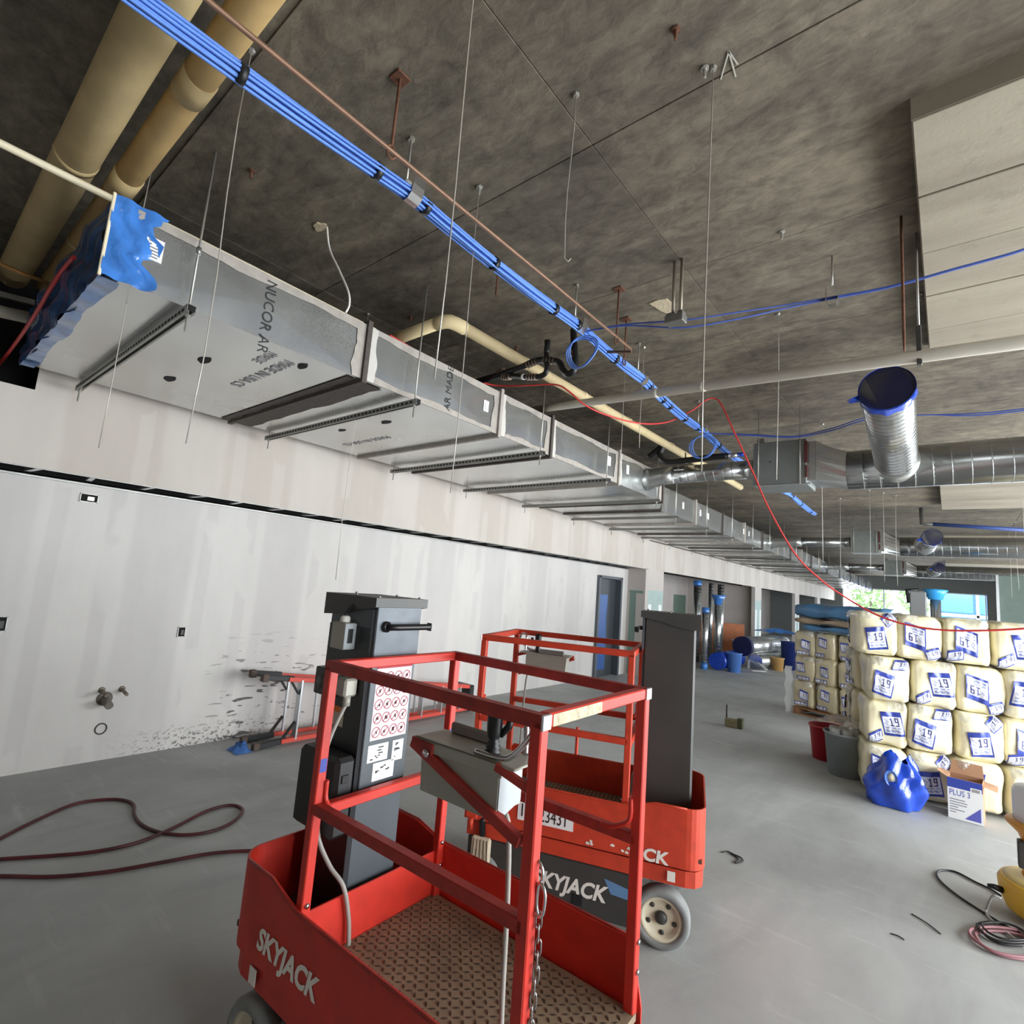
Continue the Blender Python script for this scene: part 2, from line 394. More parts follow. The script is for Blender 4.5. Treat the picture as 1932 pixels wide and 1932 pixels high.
M_BAG = mat('bag_plastic', (236,227,192), .26, var=.10, scale=7, coat=.45, bump=.35, bscale=13, rnd=.05)
M_BAGD = mat('bag_plastic_shaded', (196,184,152), .32, var=.12, scale=7, coat=.35, bump=.4, bscale=13, rnd=.08)  # darker copy of the bag plastic: shade on these bags put into the colour
M_LBLUE = mat('label_blue', (52,70,158), .35, coat=.3)
M_LWHITE = mat('label_white', (226,228,234), .35, coat=.3)
M_LINK = mat('label_ink', (62,66,118), .5)
M_WOOD = mat('pallet_wood', (150,108,74), .8, var=.2, scale=12, stretch=(1,6,6))
M_REDHOSE = mat('red_hose', (196,50,48), .5)
M_DARKHOSE = mat('dark_red_hose', (74,26,30), .5, var=.6, scale=5)
M_CLEAR = mat('clear_wrap', (214,216,214), .15, coat=.6, alpha=.35)

# ------------------------------------------------------------------ setting
CZ = 4.0                       # slab soffit
YF = 38.0                      # far window wall
XW, XB = -5.85, -5.40          # lower wall face, bulkhead face
b = MB(); b.box(-13, 4.65, -5, 40, -.12, 0); struct(b.build('floor', M_FLOOR))
# ceiling: solid slab with the form panels of the soffit proud of it by a few millimetres each
b = MB(); b.box(-13, 4.65, -5, 40, CZ+.006, CZ+.3); ceil = struct(b.build('ceiling', M_SLAB))
pm = MB(); pm.cbox(-1.2185, 1.2185, -.6085, .6085, 0, .012, .002); PANEL = pm.mesh('form_panel', M_SLAB, V((0,0,0)))
for i in range(-2, 2):
    for j in range(-2, 28):
        x0 = -1.3+2.44*i; y0 = 3.17+1.22*j
        o = bpy.data.objects.new('form_panel', PANEL); COL.objects.link(o); o.parent = ceil
        co = V(ceil['_o']); o.location = V((x0+1.22, y0+.61, CZ-.004+.003*random.random()))-co
# drop panels over the columns
for (y0, y1) in ((2.5, 5.15), (10.2, 12.85), (17.9, 20.5), (25.6, 28.2)):
    b = MB(); b.box(-.07, 3.0, y0, y1, CZ-.11, CZ+.002); dp = b.build('drop_panel', M_DROP, ceil)
    if y0 < 12:
        n = 5
        for q in range(n):
            ya, yb = y0+(y1-y0)*q/n, y0+(y1-y0)*(q+1)/n
            b = MB(); b.cbox(-.066, 2.99, ya+.004, yb-.004, CZ-.118-.003*(q % 2), CZ-.108, .003); b.build('form_board', M_DROP, ceil)
# chalk arrow, spalled patch, small anchors in the soffit
b = MB()
for p0, p1 in (((1375,97), (1360,150)), ((1375,97), (1388,145)), ((1375,97), (1392,122))):
    b.sqtube(at(*p0, 'z', CZ-.0055), at(*p1, 'z', CZ-.0055), .006, .0015)
b.build('chalk_mark', mat('faint_chalk', (176,172,160), .9), ceil)
b = MB(); sp = [at(px, py, 'z', CZ-.005) for px, py in ((1225,572), (1240,566), (1258,563), (1268,572), (1272,585), (1262,592), (1245,585))]
b.prism([(p.x, p.y) for p in sp], CZ-.010, CZ-.003); b.build('spalled_patch', mat('raw_aggregate', (206,190,160), .9, var=.3, scale=60, bump=.8), ceil)

# lower wall on the left, built up to the open soffit
b = MB(); b.box(XW-.12, XW, -5, 10.03, 0, 2.395); wl = struct(b.build('wall_left', M_WALL))
b = MB(); b.box(XW-.12, XW, 11.08, 11.45, 0, 2.395); b.box(XW-.12, XW, 10.03, 11.08, 2.18, 2.395); struct(b.build('wall_left', M_WALL))
b = MB(); b.box(XW-.12, XB, 11.45, 11.57, 0, 2.44); wr = struct(b.build('wall_return', M_PINK))
for (x0, x1, z0, z1) in ((-5.78, -5.62, .02, 1.86), (-5.80, -5.45, 1.86, 1.92)):
    b = MB(); b.box(x0, x1, 11.445, 11.449, z0, z1); b.build('green_board', M_GREEN, wr)
# upper bulkhead: drywall face over the whole length, notched at the near end
b = MB(); b.box(XB-.016, XB, .62, YF, 2.43, 3.6); b.box(XB-.016, XB, -5, .62, 2.43, 3.02); struct(b.build('wall_bulkhead', M_BULK))
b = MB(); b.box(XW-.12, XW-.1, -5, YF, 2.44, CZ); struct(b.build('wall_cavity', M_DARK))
# light steel framing that shows in the open underside of the bulkhead
tr = MB(); tr.box(XB-.05, XB-.016, -5, 11.45, 2.425, 2.432); tr.box(XW-.02, XW+.012, -5, 11.45, 2.397, 2.412); tr.box(XB-.02, XB-.016, -5, 11.45, 2.43, 2.48)
trim = struct(tr.build('trim_1', M_STRUT))
y = -.9; i = 0
sm_ = MB(); sm_.box(0, .38, -.02, .02, 0, .006); sm_.box(0, .38, -.02, -.017, 0, .09); SM = sm_.mesh('stud', M_ALU, V((0,0,0)))
while y < 11.4:
    o = bpy.data.objects.new('stud', SM); COL.objects.link(o); o.parent = trim; o.location = V((XW+.04, y, 2.43))-V(trim['_o']); o.rotation_euler.z = .12*math.sin(i*2.1); y += .405; i += 1
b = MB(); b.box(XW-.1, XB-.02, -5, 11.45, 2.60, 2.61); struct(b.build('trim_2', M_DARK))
# wall beyond the return: piers between openings, flush with the bulkhead
for (y0, y1) in ((11.571, 12.45), (20.45, 21.3), (26.9, 27.8), (32.2, 33)):
    b = MB(); b.box(XB-.12, XB-.001, y0, y1, 0, 2.44); p = struct(b.build('wall_pier', M_PINK))
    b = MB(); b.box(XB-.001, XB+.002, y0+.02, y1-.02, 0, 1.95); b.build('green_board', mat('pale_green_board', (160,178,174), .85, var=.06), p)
    for q in (.06, (y1-y0)*.72):
        b = MB(); b.box(XB+.002, XB+.004, y0+q, y0+q+.16, 0, 1.62); b.build('mud_stripe', M_MUD, p)
# rooms seen through the openings
b = MB(); b.box(-9.2, -9.1, 11.57, YF, 0, CZ); wb = struct(b.build('wall_inner', M_PINK))
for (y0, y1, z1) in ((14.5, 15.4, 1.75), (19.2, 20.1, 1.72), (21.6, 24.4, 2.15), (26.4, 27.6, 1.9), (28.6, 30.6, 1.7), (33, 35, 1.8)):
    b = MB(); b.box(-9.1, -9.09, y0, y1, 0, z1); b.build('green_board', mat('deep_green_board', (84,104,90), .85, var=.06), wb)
b = MB(); b.box(-9.1, XB-.12, 20.8, 20.92, 0, CZ); struct(b.build('wall_cross', M_PINK))
b = MB(); b.box(-9.1, XB-.12, 11.5, 11.57, 0, CZ); struct(b.build('wall_cross', M_PINK))
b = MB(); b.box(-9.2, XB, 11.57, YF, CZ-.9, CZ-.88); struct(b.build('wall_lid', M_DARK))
# door 1: grey hollow-metal frame, leaf wrapped in blue film
d = thing('door_1', 'grey steel door frame with blue film covered door in white wall', 'door', (XW, 10.55, 0)); struct(d)
b = MB(); b.sqtube((XW-.02, 10.06, 0), (XW-.02, 10.06, 2.18), .06, .18); b.sqtube((XW-.02, 11.05, 0), (XW-.02, 11.05, 2.18), .06, .18); b.sqtube((XW-.02, 10.03, 2.15), (XW-.02, 11.08, 2.15), .18, .06)
b.build('door_frame', mat('grey_frame', (92,98,104), .45, .3), d)
b = MB(); b.cbox(XW-.11, XW-.07, 10.09, 11.02, .01, 2.12, .004); b.build('door_leaf', mat('dark_door', (54,60,64), .4), d)
b = MB(); b.grid(6, 14, lambda u, v_: (XW-.062+.006*math.sin(u*17)*math.cos(v_*9), 10.14+.5*u, .15+1.62*v_)); b.build('blue_film', mat('door_film', (36,84,150), .35), d)
# door 2: wooden leaf in the room beyond the pier
b = MB(); b.cbox(-8.0, -7.96, 16.9, 17.8, 0, 2.0, .004); dl = struct(b.build('door_2', mat('oak_door', (178,130,70), .5, var=.12, scale=3, stretch=(1,8,.6))))
b = MB(); b.sqtube((-7.97, 16.86, 0), (-7.97, 16.86, 2.05), .06, .1); b.sqtube((-7.97, 17.84, 0), (-7.97, 17.84, 2.05), .06, .1); b.sqtube((-7.97, 16.83, 2.03), (-7.97, 17.87, 2.03), .1, .06); b.build('door_frame', M_WHITE, dl)
b = MB(); b.box(-8.1, -8.0, 11.57, 20.8, 0, CZ-.9); b2 = struct(b.build('wall_partition', M_PINK))
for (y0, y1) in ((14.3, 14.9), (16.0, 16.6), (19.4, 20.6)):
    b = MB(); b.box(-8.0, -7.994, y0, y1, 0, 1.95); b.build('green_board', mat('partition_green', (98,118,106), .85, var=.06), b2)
# back wall, right wall with window bays (out of frame), far window wall
b = MB(); b.box(-13, 4.65, -5.12, -5, 0, CZ); struct(b.build('wall_back', M_PINK))
b = MB(); b.box(-13, -12.9, -5, 40, 0, CZ); struct(b.build('wall_outer', M_PINK))
b = MB(); b.box(4.45, 4.65, -5, 40, 0, .12); b.box(4.45, 4.65, -5, 40, 3.3, CZ)
for y0, y1 in ((-5, .6), (4.2, 4.6), (8.4, 8.8), (12.6, 13), (17, 20.4), (28, 40)): b.box(4.45, 4.65, y0, y1, .12, 3.3)
struct(b.build('wall_right', M_PINK))
b = MB(); b.box(-13, -5.0, YF, YF+.2, 0, CZ); b.box(1.55, 4.65, YF, YF+.2, 0, CZ); b.box(-5, 1.55, YF, YF+.2, 0, .3); b.box(-5, 1.55, YF, YF+.2, 3.28, CZ); struct(b.build('wall_far', mat('far_header', (120,122,120), .8)))
win = thing('window_1', 'wide bright glazed window wall at the far end', 'window', (-1.7, YF, .3)); struct(win)
fr = mat('window_frame_white', (226,230,234), .5)
for x in (-5, -2.95, -1.35, 1.5):
    b = MB(); b.cbox(x-.03, x+.03, YF-.04, YF+.06, .3, 3.28, .006); b.build('mullion', fr, win)
for z in (.33, 3.25):
    b = MB(); b.cbox(-5, 1.55, YF-.04, YF+.06, z-.03, z+.03, .006); b.build('transom', fr, win)
glass = bpy.data.materials.new('window_glass'); glass.use_nodes = True; nt = glass.node_tree; nt.nodes.clear()
o_ = nt.nodes.new('ShaderNodeOutputMaterial'); mx = nt.nodes.new('ShaderNodeMixShader'); tb = nt.nodes.new('ShaderNodeBsdfTransparent'); gb = nt.nodes.new('ShaderNodeBsdfGlossy'); gb.inputs['Roughness'].default_value = .02; mx.inputs[0].default_value = .06
nt.links.new(tb.outputs[0], mx.inputs[1]); nt.links.new(gb.outputs[0], mx.inputs[2]); nt.links.new(mx.outputs[0], o_.inputs[0])
for x0, x1 in ((-4.97, -2.98), (-2.92, -1.38), (-1.32, 1.47)):
    b = MB(); b.box(x0, x1, YF+.008, YF+.014, .36, 3.22); b.build('pane', glass, win)
# outside: ground, blue-glass building and two trees
b = MB(); b.box(-60, 60, 40.2, 140, -.3, -.2); struct(b.build('ground_outside', mat('pale_paving', (196,196,192), .9)))
bd = thing('office_building', 'blue glass office building with white frames outside the far window', 'building', (4, 62, -.2))
b = MB(); b.box(-1.2, 14, 62, 70, -.2, 12); b.build('facade_wall', mat('blue_cladding', (58,104,190), .35), bd)
for i in range(5):
    for j in range(5):
        x0 = -1.0+3.0*i; z0 = .2+2.3*j
        b = MB(); b.box(x0, x0+2.6, 61.94, 62.01, z0, z0+1.9); f = b.build('window_pane', mat('blue_glazing', (84,138,220), .15), bd)
    b = MB(); b.box(-1.2+3.0*i, -1.0+3.0*i, 61.8, 62.0, -.2, 12); b.build('mullion', fr, bd)
for j in range(6):
    b = MB(); b.box(-1.2, 14, 61.8, 62.0, -.2+2.3*j, .05+2.3*j); b.build('transom', fr, bd)
def tree(x, y, h, label, seed):
    t = thing('tree', label, 'tree', (x, y, -.2), group='trees outside the far window'); rnd = random.Random(seed)
    b = MB(); b.tube([(x, y, -.2), (x+.1, y, h*.35), (x-.1, y+.1, h*.7)], [.16, .12, .05], 8); b.build('trunk', mat('bark', (110,96,80), .9), t)
    b = MB()
    for k in range(520):
        a = rnd.random()*2*PI; q = rnd.random()**.5*1.15; zz = h*.42+rnd.random()*h*.6; q *= math.sin(min(1, (zz-h*.40)/(h*.62))*PI)**.5+.15
        p = V((x+q*math.cos(a), y+q*math.sin(a), zz)); u = V((rnd.uniform(-1,1), rnd.uniform(-1,1), rnd.uniform(-1,1))).normalized()*.16; v_ = u.orthogonal().normalized()*.11
        b.add([p-u, p+v_, p+u, p-v_], [(0,1,2,3)])
    b.build('foliage', mat('leaves', (128,160,96), .7, var=.2), t, kind='stuff')
tree(-4.4, 47, 4.2, 'leafy green tree outside left of the middle window pane', 1); tree(-2.0, 52, 5.2, 'leafy green tree outside nearer to the blue building', 2)
# steel-stud enclosure with green board at the far right
b = MB(); b.box(1.05, 4.4, 19.6, 19.75, 0, 3.1); ew = struct(b.build('wall_enclosure', mat('enclosure_green', (112,126,118), .85, var=.06)))
b = MB(); b.box(1.75, 4.4, 19.58, 19.6, 1.05, 2.0); b.build('bare_board', M_PINK, ew)
b = MB(); b.box(1.08, 1.68, 19.58, 19.6, 1.2, 1.6); b.build('bare_board', M_PINK, ew)
for x in (1.02, 1.7):
    b = MB(); b.cbox(x-.03, x+.03, 19.5, 19.58, 0, 3.12, .004); b.build('stud', M_ALU, ew)

# ------------------------------------------------------------------ mast lifts
ZT = 1.499; HL = .455; HW = .3235
def lift(label, loc, rz, front):
    """front=True: the near machine (camera sees its -v side); otherwise the rear one (camera sees its +v side)"""
    t = thing('mast_lift', label, 'lift', loc, rz, 'two red mast lifts'); L = dict(local=True)
    red, rail = (M_RED, M_REDD) if front else (M_REDO, M_REDO)
    # wheels
    for wu in (-.665, .36):
        for sgn in (-1, 1):
            r = .148 if wu < 0 else .12
            Mw = Matrix.Translation((wu, sgn*.30, r)) @ Matrix.Rotation(-sgn*PI/2, 4, 'X')
            b = MB(); b.lathe([(r*.70, -.045), (r*.93, -.045), (r, -.03), (r, .03), (r*.93, .045), (r*.74, .045), (r*.72, .03), (r*.70, -.045)], 36, Mw, caps=False); wh = b.build('wheel', M_TIRE, t, **L)
            b = MB(); b.lathe([(.005, .012), (r*.34, .014), (r*.55, .016), (r*.62, .034), (r*.74, .040), (r*.74, -.04), (.01, -.04)], 32, Mw, caps=False); b.build('rim', M_RIM, wh, **L)
            b = MB(); b.lathe([(r*.22, .0), (r*.22, .022), (r*.15, .036), (.001, .036)], 20, Mw); b.build('hub', M_MASTD, wh, **L)
            for q in range(5):
                a = 2*PI*q/5+.4; b = MB(); b.lathe([(.012, .012), (.012, .020), (.001, .020)], 12, Mw @ Matrix.Translation((r*.47*math.cos(a), r*.47*math.sin(a), 0))); b.build('bolt', M_MASTD, wh, **L)
    # chassis
    b = MB()
    path = [(.47, -.33), (-.78, -.33), (-.83, -.315), (-.865, -.27), (-.87, -.2), (-.87, .2), (-.865, .27), (-.83, .315), (-.78, .33), (.47, .33)]
    b.wall(path, -.012, lambda i: .325 if i in (0, 9) else .325, lambda i: .405)
    b.box(-.80, .47, -.31, .31, .32, .345)
    b.build('chassis', red, t, **L)
    for sgn in (-1, 1):
        b = MB(); b.cbox(-.50, .46, sgn*.318-.008, sgn*.318+.008, .055, .318, .006); ch = b.build('side_cover', M_MASTD if not front else M_MASTD, t, **L)
        b = MB(); b.cbox(-.25, -.19, sgn*.328-.004, sgn*.328+.004, .10, .155, .003); b.build('latch', M_BLACK, ch, **L)
    b = MB(); b.box(-.52, .46, -.28, .28, .06, .33); b.build('base_frame', M_MBLACK, t, **L)
    b = MB(); b.box(-.80, .46, -.30, .30, .402, .425); b.build('slot_gap', M_MBLACK, t, **L)
    # platform tray: one sheet around, higher round the mast end
    n = []; tops = []
    def zt(u): return .678 + (.042*max(0, min(1, (-.46-u)/.16)) if u < -.46 else 0)
    us = [.485, .478, .465, .45, .43, .2, -.1, -.44, -.5, -.56, -.62, -.70, -.78]
    def zf(u): return .678-.19*max(0, (u-.428)/.057)**1.6 if u > .428 else zt(u)
    for u in us: n.append((u, -.349)); tops.append(zf(u))
    for q in range(1, 7): a = PI/2*q/6; n.append((-.78-.095*math.sin(a), -.254-.095*math.cos(a))); tops.append(.72)
    m = [(x, -y_) for x, y_ in n][::-1]; tops2 = tops[::-1]
    n += m; tops += tops2
    b = MB(); b.wall(n, -.008, .42, lambda i: tops[i]); body = b.build('platform_tray', red, t, **L)
    # rolled lip along the top
    for sgn in (-1, 1): b = MB(); b.tube([(x, (.353 if sgn > 0 else -.353), z) for (x, y_), z in list(zip(n, tops))[3:13]], .006, 6); b.build('tray_lip', rail, t, **L)
    b = MB(); b.cbox(-.47, -.458, -.325, .325, .47, .652, .003); b.build('inner_bulkhead', red, t, **L)
    b = MB(); b.box(-.455, .475, -.327, .327, .455, .48); dk = b.build('deck', M_TREAD, t, **L)
    b = MB()
    for i in range(34):
        for j in range(23):
            x = -.44+i*.0268; y_ = -.31+j*.0275; a = (PI/4 if (i+j) % 2 else -PI/4)
            b.prism([(-.011, 0), (0, -.0032), (.011, 0), (0, .0032)], .4795, .4825, Matrix.Translation((x, y_, 0)) @ Matrix.Rotation(a, 4, 'Z'))
    b.build('tread_pattern', mat('tread_bars', (74,60,48), .7, .2, var=.2), dk, kind='stuff', **L)
    b = MB(); b.box(-.86, -.47, -.325, .325, .455, .475); b.build('mast_floor', mat('dusty_brown', (92,64,52), .85, var=.25, scale=9), t, **L)
    # guard rails
    s = .036
    for (u, v_) in ((-HL, -HW), (-HL, HW), (HL, HW), (HL, -HW)):
        b = MB(); b.sqtube((u, v_, .47), (u, v_, ZT-.018), s, s, (1,0,0)); p = b.build('post', red, t, **L)
        for z in (.60, .69): b = MB(); b.lathe([(.009, 0), (.009, .006), (.001, .008)], 8, Matrix.Translation((u+.018, v_, z)) @ Matrix.Rotation(PI/2, 4, 'Y')); b.build('bolt', M_CHROME, p, **L)
        if front or u > 0:
            b = MB(); b.box(u+.0182, u+.0190, v_-.013, v_+.013, 1.12, 1.165) if u < 0 else b.box(u+.0182, u+.0190, v_-.012, v_+.012, 1.30, 1.31)
            if u < 0: b.build('decal', M_LBLUE, p, **L)
    for v_ in (-HW, HW):
        b = MB(); b.sqtube((-HL-.018, v_, ZT-.018), (HL+.018, v_, ZT-.018), s, s); b.build('top_rail', rail, t, **L)
        b = MB(); b.sqtube((-HL, v_, 1.0), (HL, v_, 1.0), s, s); b.build('mid_rail', rail, t, **L)
    b = MB(); b.sqtube((-HL, -HW+.018, ZT-.018), (-HL, HW-.018, ZT-.018), s, s); b.build('top_rail', red, t, **L)
    b = MB(); b.sqtube((-HL, -HW+.018, .985), (-HL, HW-.018, .985), s, s); b.build('mid_rail', red, t, **L)
    b = MB(); b.sqtube((HL, -HW+.02, ZT-.018), (HL, HW-.02, ZT-.018), s, s); gt = b.build('gate_bar', M_RED if front else M_REDO, t, **L)
    if front:
        b = MB(); b.box(HL+.018, HL+.0195, -HW+.035, -.02, ZT-.034, ZT-.003); b.build('highlight_strip', mat('bar_highlight', (158,146,120), .45, .4, var=.4, scale=40), gt, **L)  # pale strip paints the highlight along one half of the gate bar
    for v_ in (-HW, HW):
        b = MB(); b.cbox(HL-.02, HL+.022, v_-.021, v_+.021, ZT-.040, ZT+.003, .003) if False else b.cbox(HL+.016, HL+.024, v_-.020, v_+.020, ZT-.038, ZT+.001, .002); b.build('end_plate', M_ALU, gt, **L)
    # bent entry grab tubes
    b = MB(); b.tube(smooth_path([(-HL+.02, -HW+.02, 1.09), (-HL+.022, -HW+.022, 1.03), (-HL+.05, -HW+.03, .995), (-HL+.07, -HW+.03, .98)], 5), .009, 8); b.build('grab_tube', red, t, **L)
    b = MB(); b.tube(smooth_path([(HL-.02, HW-.02, 1.13), (HL-.022, HW-.022, 1.06), (HL-.08, HW-.02, 1.022), (HL-.13, HW-.015, 1.012)], 5), .009, 8); b.build('grab_tube', red, t, **L)
    # mast
    b = MB(); b.cbox(-.80, -.50, -.123, .123, .40, 1.69, .012); ms = b.build('mast', M_MAST if front else M_MASTD, t, **L)
    b = MB(); b.cbox(-.79, -.512, -.1265, -.122, .42, 1.60, .001); b.build('mast_side', M_MBLACK, ms, **L)
    b = MB(); b.cbox(-.502, -.488, -.118, .118, 1.495, 1.70, .003); b.build('upper_plate', mat('scratched_grey', (92,98,104), .5, .15, var=.18, scale=12), ms, **L)
    b = MB(); b.cbox(-.503, -.494, -.114, .114, .99, 1.475, .003); b.build('middle_plate', M_MAST, ms, **L)
    b = MB(); b.prism([(-.825, 1.727), (-.825, 1.635), (-.70, 1.645), (-.60, 1.672), (-.53, 1.680), (-.478, 1.690), (-.478, 1.727)], -.140, .140, Matrix(((1,0,0,0), (0,0,1,0), (0,1,0,0), (0,0,0,1)))); cap = b.build('mast_cap', M_MASTD, ms, **L)
    for (u, v_) in ((-.5, -.11), (-.5, .11), (-.65, -.11), (-.65, .11), (-.8, 0)):
        b = MB(); b.lathe([(.007, 1.727), (.007, 1.733), (.001, 1.735)], 8, Matrix.Translation((u, v_, 0))); b.build('screw', M_CHROME, cap, **L)
    b = MB(); b.tube([(-.486, -.07, 1.612), (-.462, -.066, 1.612), (-.455, -.03, 1.612), (-.455, .135, 1.612), (-.455, .142, 1.612)], .013, 10); b.cbox(-.472, -.445, .140, .148, 1.595, 1.628, .002); b.lathe([(.022, 0), (.022, .012), (.001, .012)], 14, Matrix.Translation((-.488, -.072, 1.612)) @ Matrix.Rotation(PI/2, 4, 'Y')); b.build('handle', M_BLACKG, ms, **L)
    # warning sheet with twenty crossed-out pictograms
    b = MB(); b.box(-.4938, -.4926, -.086, .098, 1.168, 1.47); sh = b.build('warning_sheet', M_STICK, ms, **L)
    b = MB(); b.box(-.4926, -.4920, -.086, .098, 1.445, 1.47); b.build('red_header', M_PINKR, sh, **L)
    b = MB()
    for i in range(4):
        for j in range(5):
            cy, cz = -.060+.044*i, 1.198+.053*j
            Mr = Matrix.Translation((-.4922, cy, cz)) @ Matrix.Rotation(PI/2, 4, 'Y')
            pts = [(.0195*math.cos(2*PI*q/20), .0195*math.sin(2*PI*q/20), 0) for q in range(20)]
            b.tube(pts, .0016, 4, closed=True, M=Mr); b.tube([(.0135, -.0135, 0), (-.0135, .0135, 0)], .0015, 4, M=Mr)
    b.build('pictogram_print', M_PINKR, sh, **L)
    b = MB()
    for i in range(4):
        for j in range(5):
            cy, cz = -.060+.044*i, 1.198+.053*j; rr = random.Random(i*7+j)
            for q in range(3): b.box(-.4925, -.4923, cy-.008+rr.random()*.012, cy-.002+rr.random()*.01, cz-.008+rr.random()*.004, cz+.002+rr.random()*.007)
    b.build('figure_print', M_INK, sh, **L)
    for (v0, v1, z0, z1) in ((-.088, .012, 1.085, 1.150), (.035, .092, 1.070, 1.150), (-.055, .052, 1.010, 1.078)):
        b = MB(); b.box(-.4938, -.4928, v0, v1, z0, z1); st = b.build('sticker', M_PAPER, ms, **L)
        b = MB(); rr = random.Random(int(z0*1000))
        for q in range(7): yy = v0+.008+rr.random()*(v1-v0-.04); zz = z0+.008+rr.random()*(z1-z0-.02); b.box(-.4928, -.4924, yy, yy+.006+rr.random()*.022, zz, zz+.005)
        b.build('print', M_INK, st, **L)
    # side boxes on the -v side of the mast
    b = MB(); b.cbox(-.695, -.607, -.182, -.125, 1.508, 1.615, .004); jb = b.build('switch_box', M_BOXGREY, t, **L)
    b = MB(); b.cbox(-.608, -.602, -.181, -.126, 1.510, 1.613, .002); b.build('box_face', M_BOXW, jb, **L)
    b = MB(); b.box(-.603, -.601, -.166, -.142, 1.535, 1.592); b.build('display', M_BLACKG, jb, **L)
    b = MB(); b.lathe([(.018, 1.613), (.021, 1.620), (.019, 1.636), (.012, 1.642)], 14, Matrix.Translation((-.65, -.152, 0))); b.build('gland', M_WHITE, jb, **L)
    b = MB(); b.tube(smooth_path([(-.65, -.152, 1.635), (-.648, -.152, 1.655), (-.635, -.148, 1.672), (-.625, -.138, 1.685)], 5), .008, 8); b.build('lead', M_BLACK, jb, **L)
    b = MB(); b.cbox(-.735, -.61, -.205, -.125, 1.325, 1.43, .004); pb = b.build('outlet_box', M_MBLACK, t, **L)
    b = MB(); b.cbox(-.612, -.545, -.192, -.13, 1.335, 1.405, .008); b.cyl((-.562, -.165, 1.338), (-.562, -.165, 1.300), .015, 12); b.build('plug', M_BOXGREY, pb, **L)
    b = MB(); b.lathe([(.028, 0), (.028, .012), (.001, .014)], 16, Matrix.Translation((-.675, -.205, 1.378)) @ Matrix.Rotation(PI/2, 4, 'X')); b.build('socket_cover', M_MASTD, pb, **L)
    b = MB(); b.tube(smooth_path([(-.562, -.165, 1.31), (-.57, -.21, 1.20), (-.575, -.228, 1.10), (-.57, -.230, .95), (-.55, -.228, .84), (-.50, -.20, .75), (-.448, -.17, .69), (-.438, -.14, .58), (-.432, -.13, .487)], 6), .0085, 8); b.build('power_cable', mat('grey_cable', (150,146,138), .5), t, **L)
    b = MB(); b.box(-.70, -.62, -.1285, -.1275, 1.20, 1.275); os_ = b.build('caution_sticker', mat('tan_sticker', (196,184,164), .6), t, **L)
    b = MB(); b.box(-.70, -.62, -.1290, -.1284, 1.252, 1.275); b.build('orange_band', M_ORANGE, os_, **L)
    b = MB(); b.cbox(-.765, -.505, -.215, -.126, .83, 1.12, .016); ch = b.build('charger_box', mat('black_abs', (26,26,26), .5), t, **L)
    b = MB(); b.cbox(-.508, -.500, -.19, -.16, 1.03, 1.06, .002); b.build('clip', M_BLACKG, ch, **L)
    # control box on its bracket
    b = MB(); b.prism([(.05, 1.345), (.345, 1.345), (.345, 1.225), (.315, 1.205), (.06, 1.205)], -.335, -.228, Matrix(((1,0,0,0), (0,0,1,0), (0,1,0,0), (0,0,0,1)))); cb = b.build('control_box', M_BOXGREY, t, **L)
    b = MB(); b.prism([(-.332, 1.338), (-.232, 1.338), (-.232, 1.235), (-.30, 1.215), (-.332, 1.235)], .3455, .3485, Matrix(((0,0,1,0), (1,0,0,0), (0,1,0,0), (0,0,0,1)))); b.build('end_panel', M_BOXW, cb, **L)
    b = MB(); b.cbox(.03, .40, -.345, -.22, 1.345, 1.352, .002); b.cbox(.03, .36, -.345, -.338, 1.318, 1.352, .002); b.build('lid', M_BOXGREY, cb, **L)
    b = MB(); b.sqtube((.02, -.342, 1.335), (.43, -.335, 1.185), .024, .03); b.sqtube((.02, -.342, 1.335), (.11, -.342, 1.33), .02, .03); b.sqtube((.34, -.342, 1.345), (HL, -.330, 1.31), .018, .02); b.build('bracket', M_REDD if front else M_REDO, t, **L)
    b = MB(); b.lathe([(.022, 0), (.024, .006), (.018, .012), (.022, .018), (.016, .024), (.019, .030), (.014, .036), (.018, .045), (.021, .06), (.023, .095), (.024, .118), (.018, .130), (.001, .133)], 16, Matrix.Translation((.28, -.285, 1.352))); b.tube([(.295, -.275, 1.40), (.318, -.268, 1.43), (.322, -.268, 1.455)], [.008, .011, .010], 8); b.build('joystick', M_BLACKG, cb, **L)
    b = MB(); b.tube(smooth_path([(.25, -.325, 1.358), (.33, -.325, 1.36), (.375, -.322, 1.375), (.42, -.30, 1.44), (.40, -.27, 1.475), (.36, -.245, 1.47), (.355, -.235, 1.42), (.355, -.232, 1.356)], 6), .008, 8); b.build('guard_loop', M_CHROME, cb, **L)
    b = MB(); b.cbox(.07, .25, -.24, -.222, 1.352, 1.385, .006); b.build('back_pad', mat('pad_grey', (122,118,112), .7), cb, **L)
    b = MB(); b.lathe([(.012, 0), (.012, .008), (.001, .010)], 10, Matrix.Translation((.09, -.352, 1.318)) @ Matrix.Rotation(PI/2, 4, 'X')); b.build('bolt', M_CHROME, cb, **L)
    b = MB(); b.tube(smooth_path([(.33, -.27, 1.205), (.345, -.27, 1.16), (.35, -.26, .98), (.35, -.25, .72), (.36, -.24, .55), (.33, -.1, .488), (.2, 0, .486)], 6), .007, 8); b.build('control_cable', mat('grey_cable', (150,146,138), .5), t, **L)
    return t
lA = lift('near red mast lift with pictogram sheet and chain, filling the foreground', (-1.285, 1.464, 0), .034, True)
lB = lift('rear red mast lift turned away, plain dark mast on the right', (-1.953, 3.008, 0), .354+PI, False)
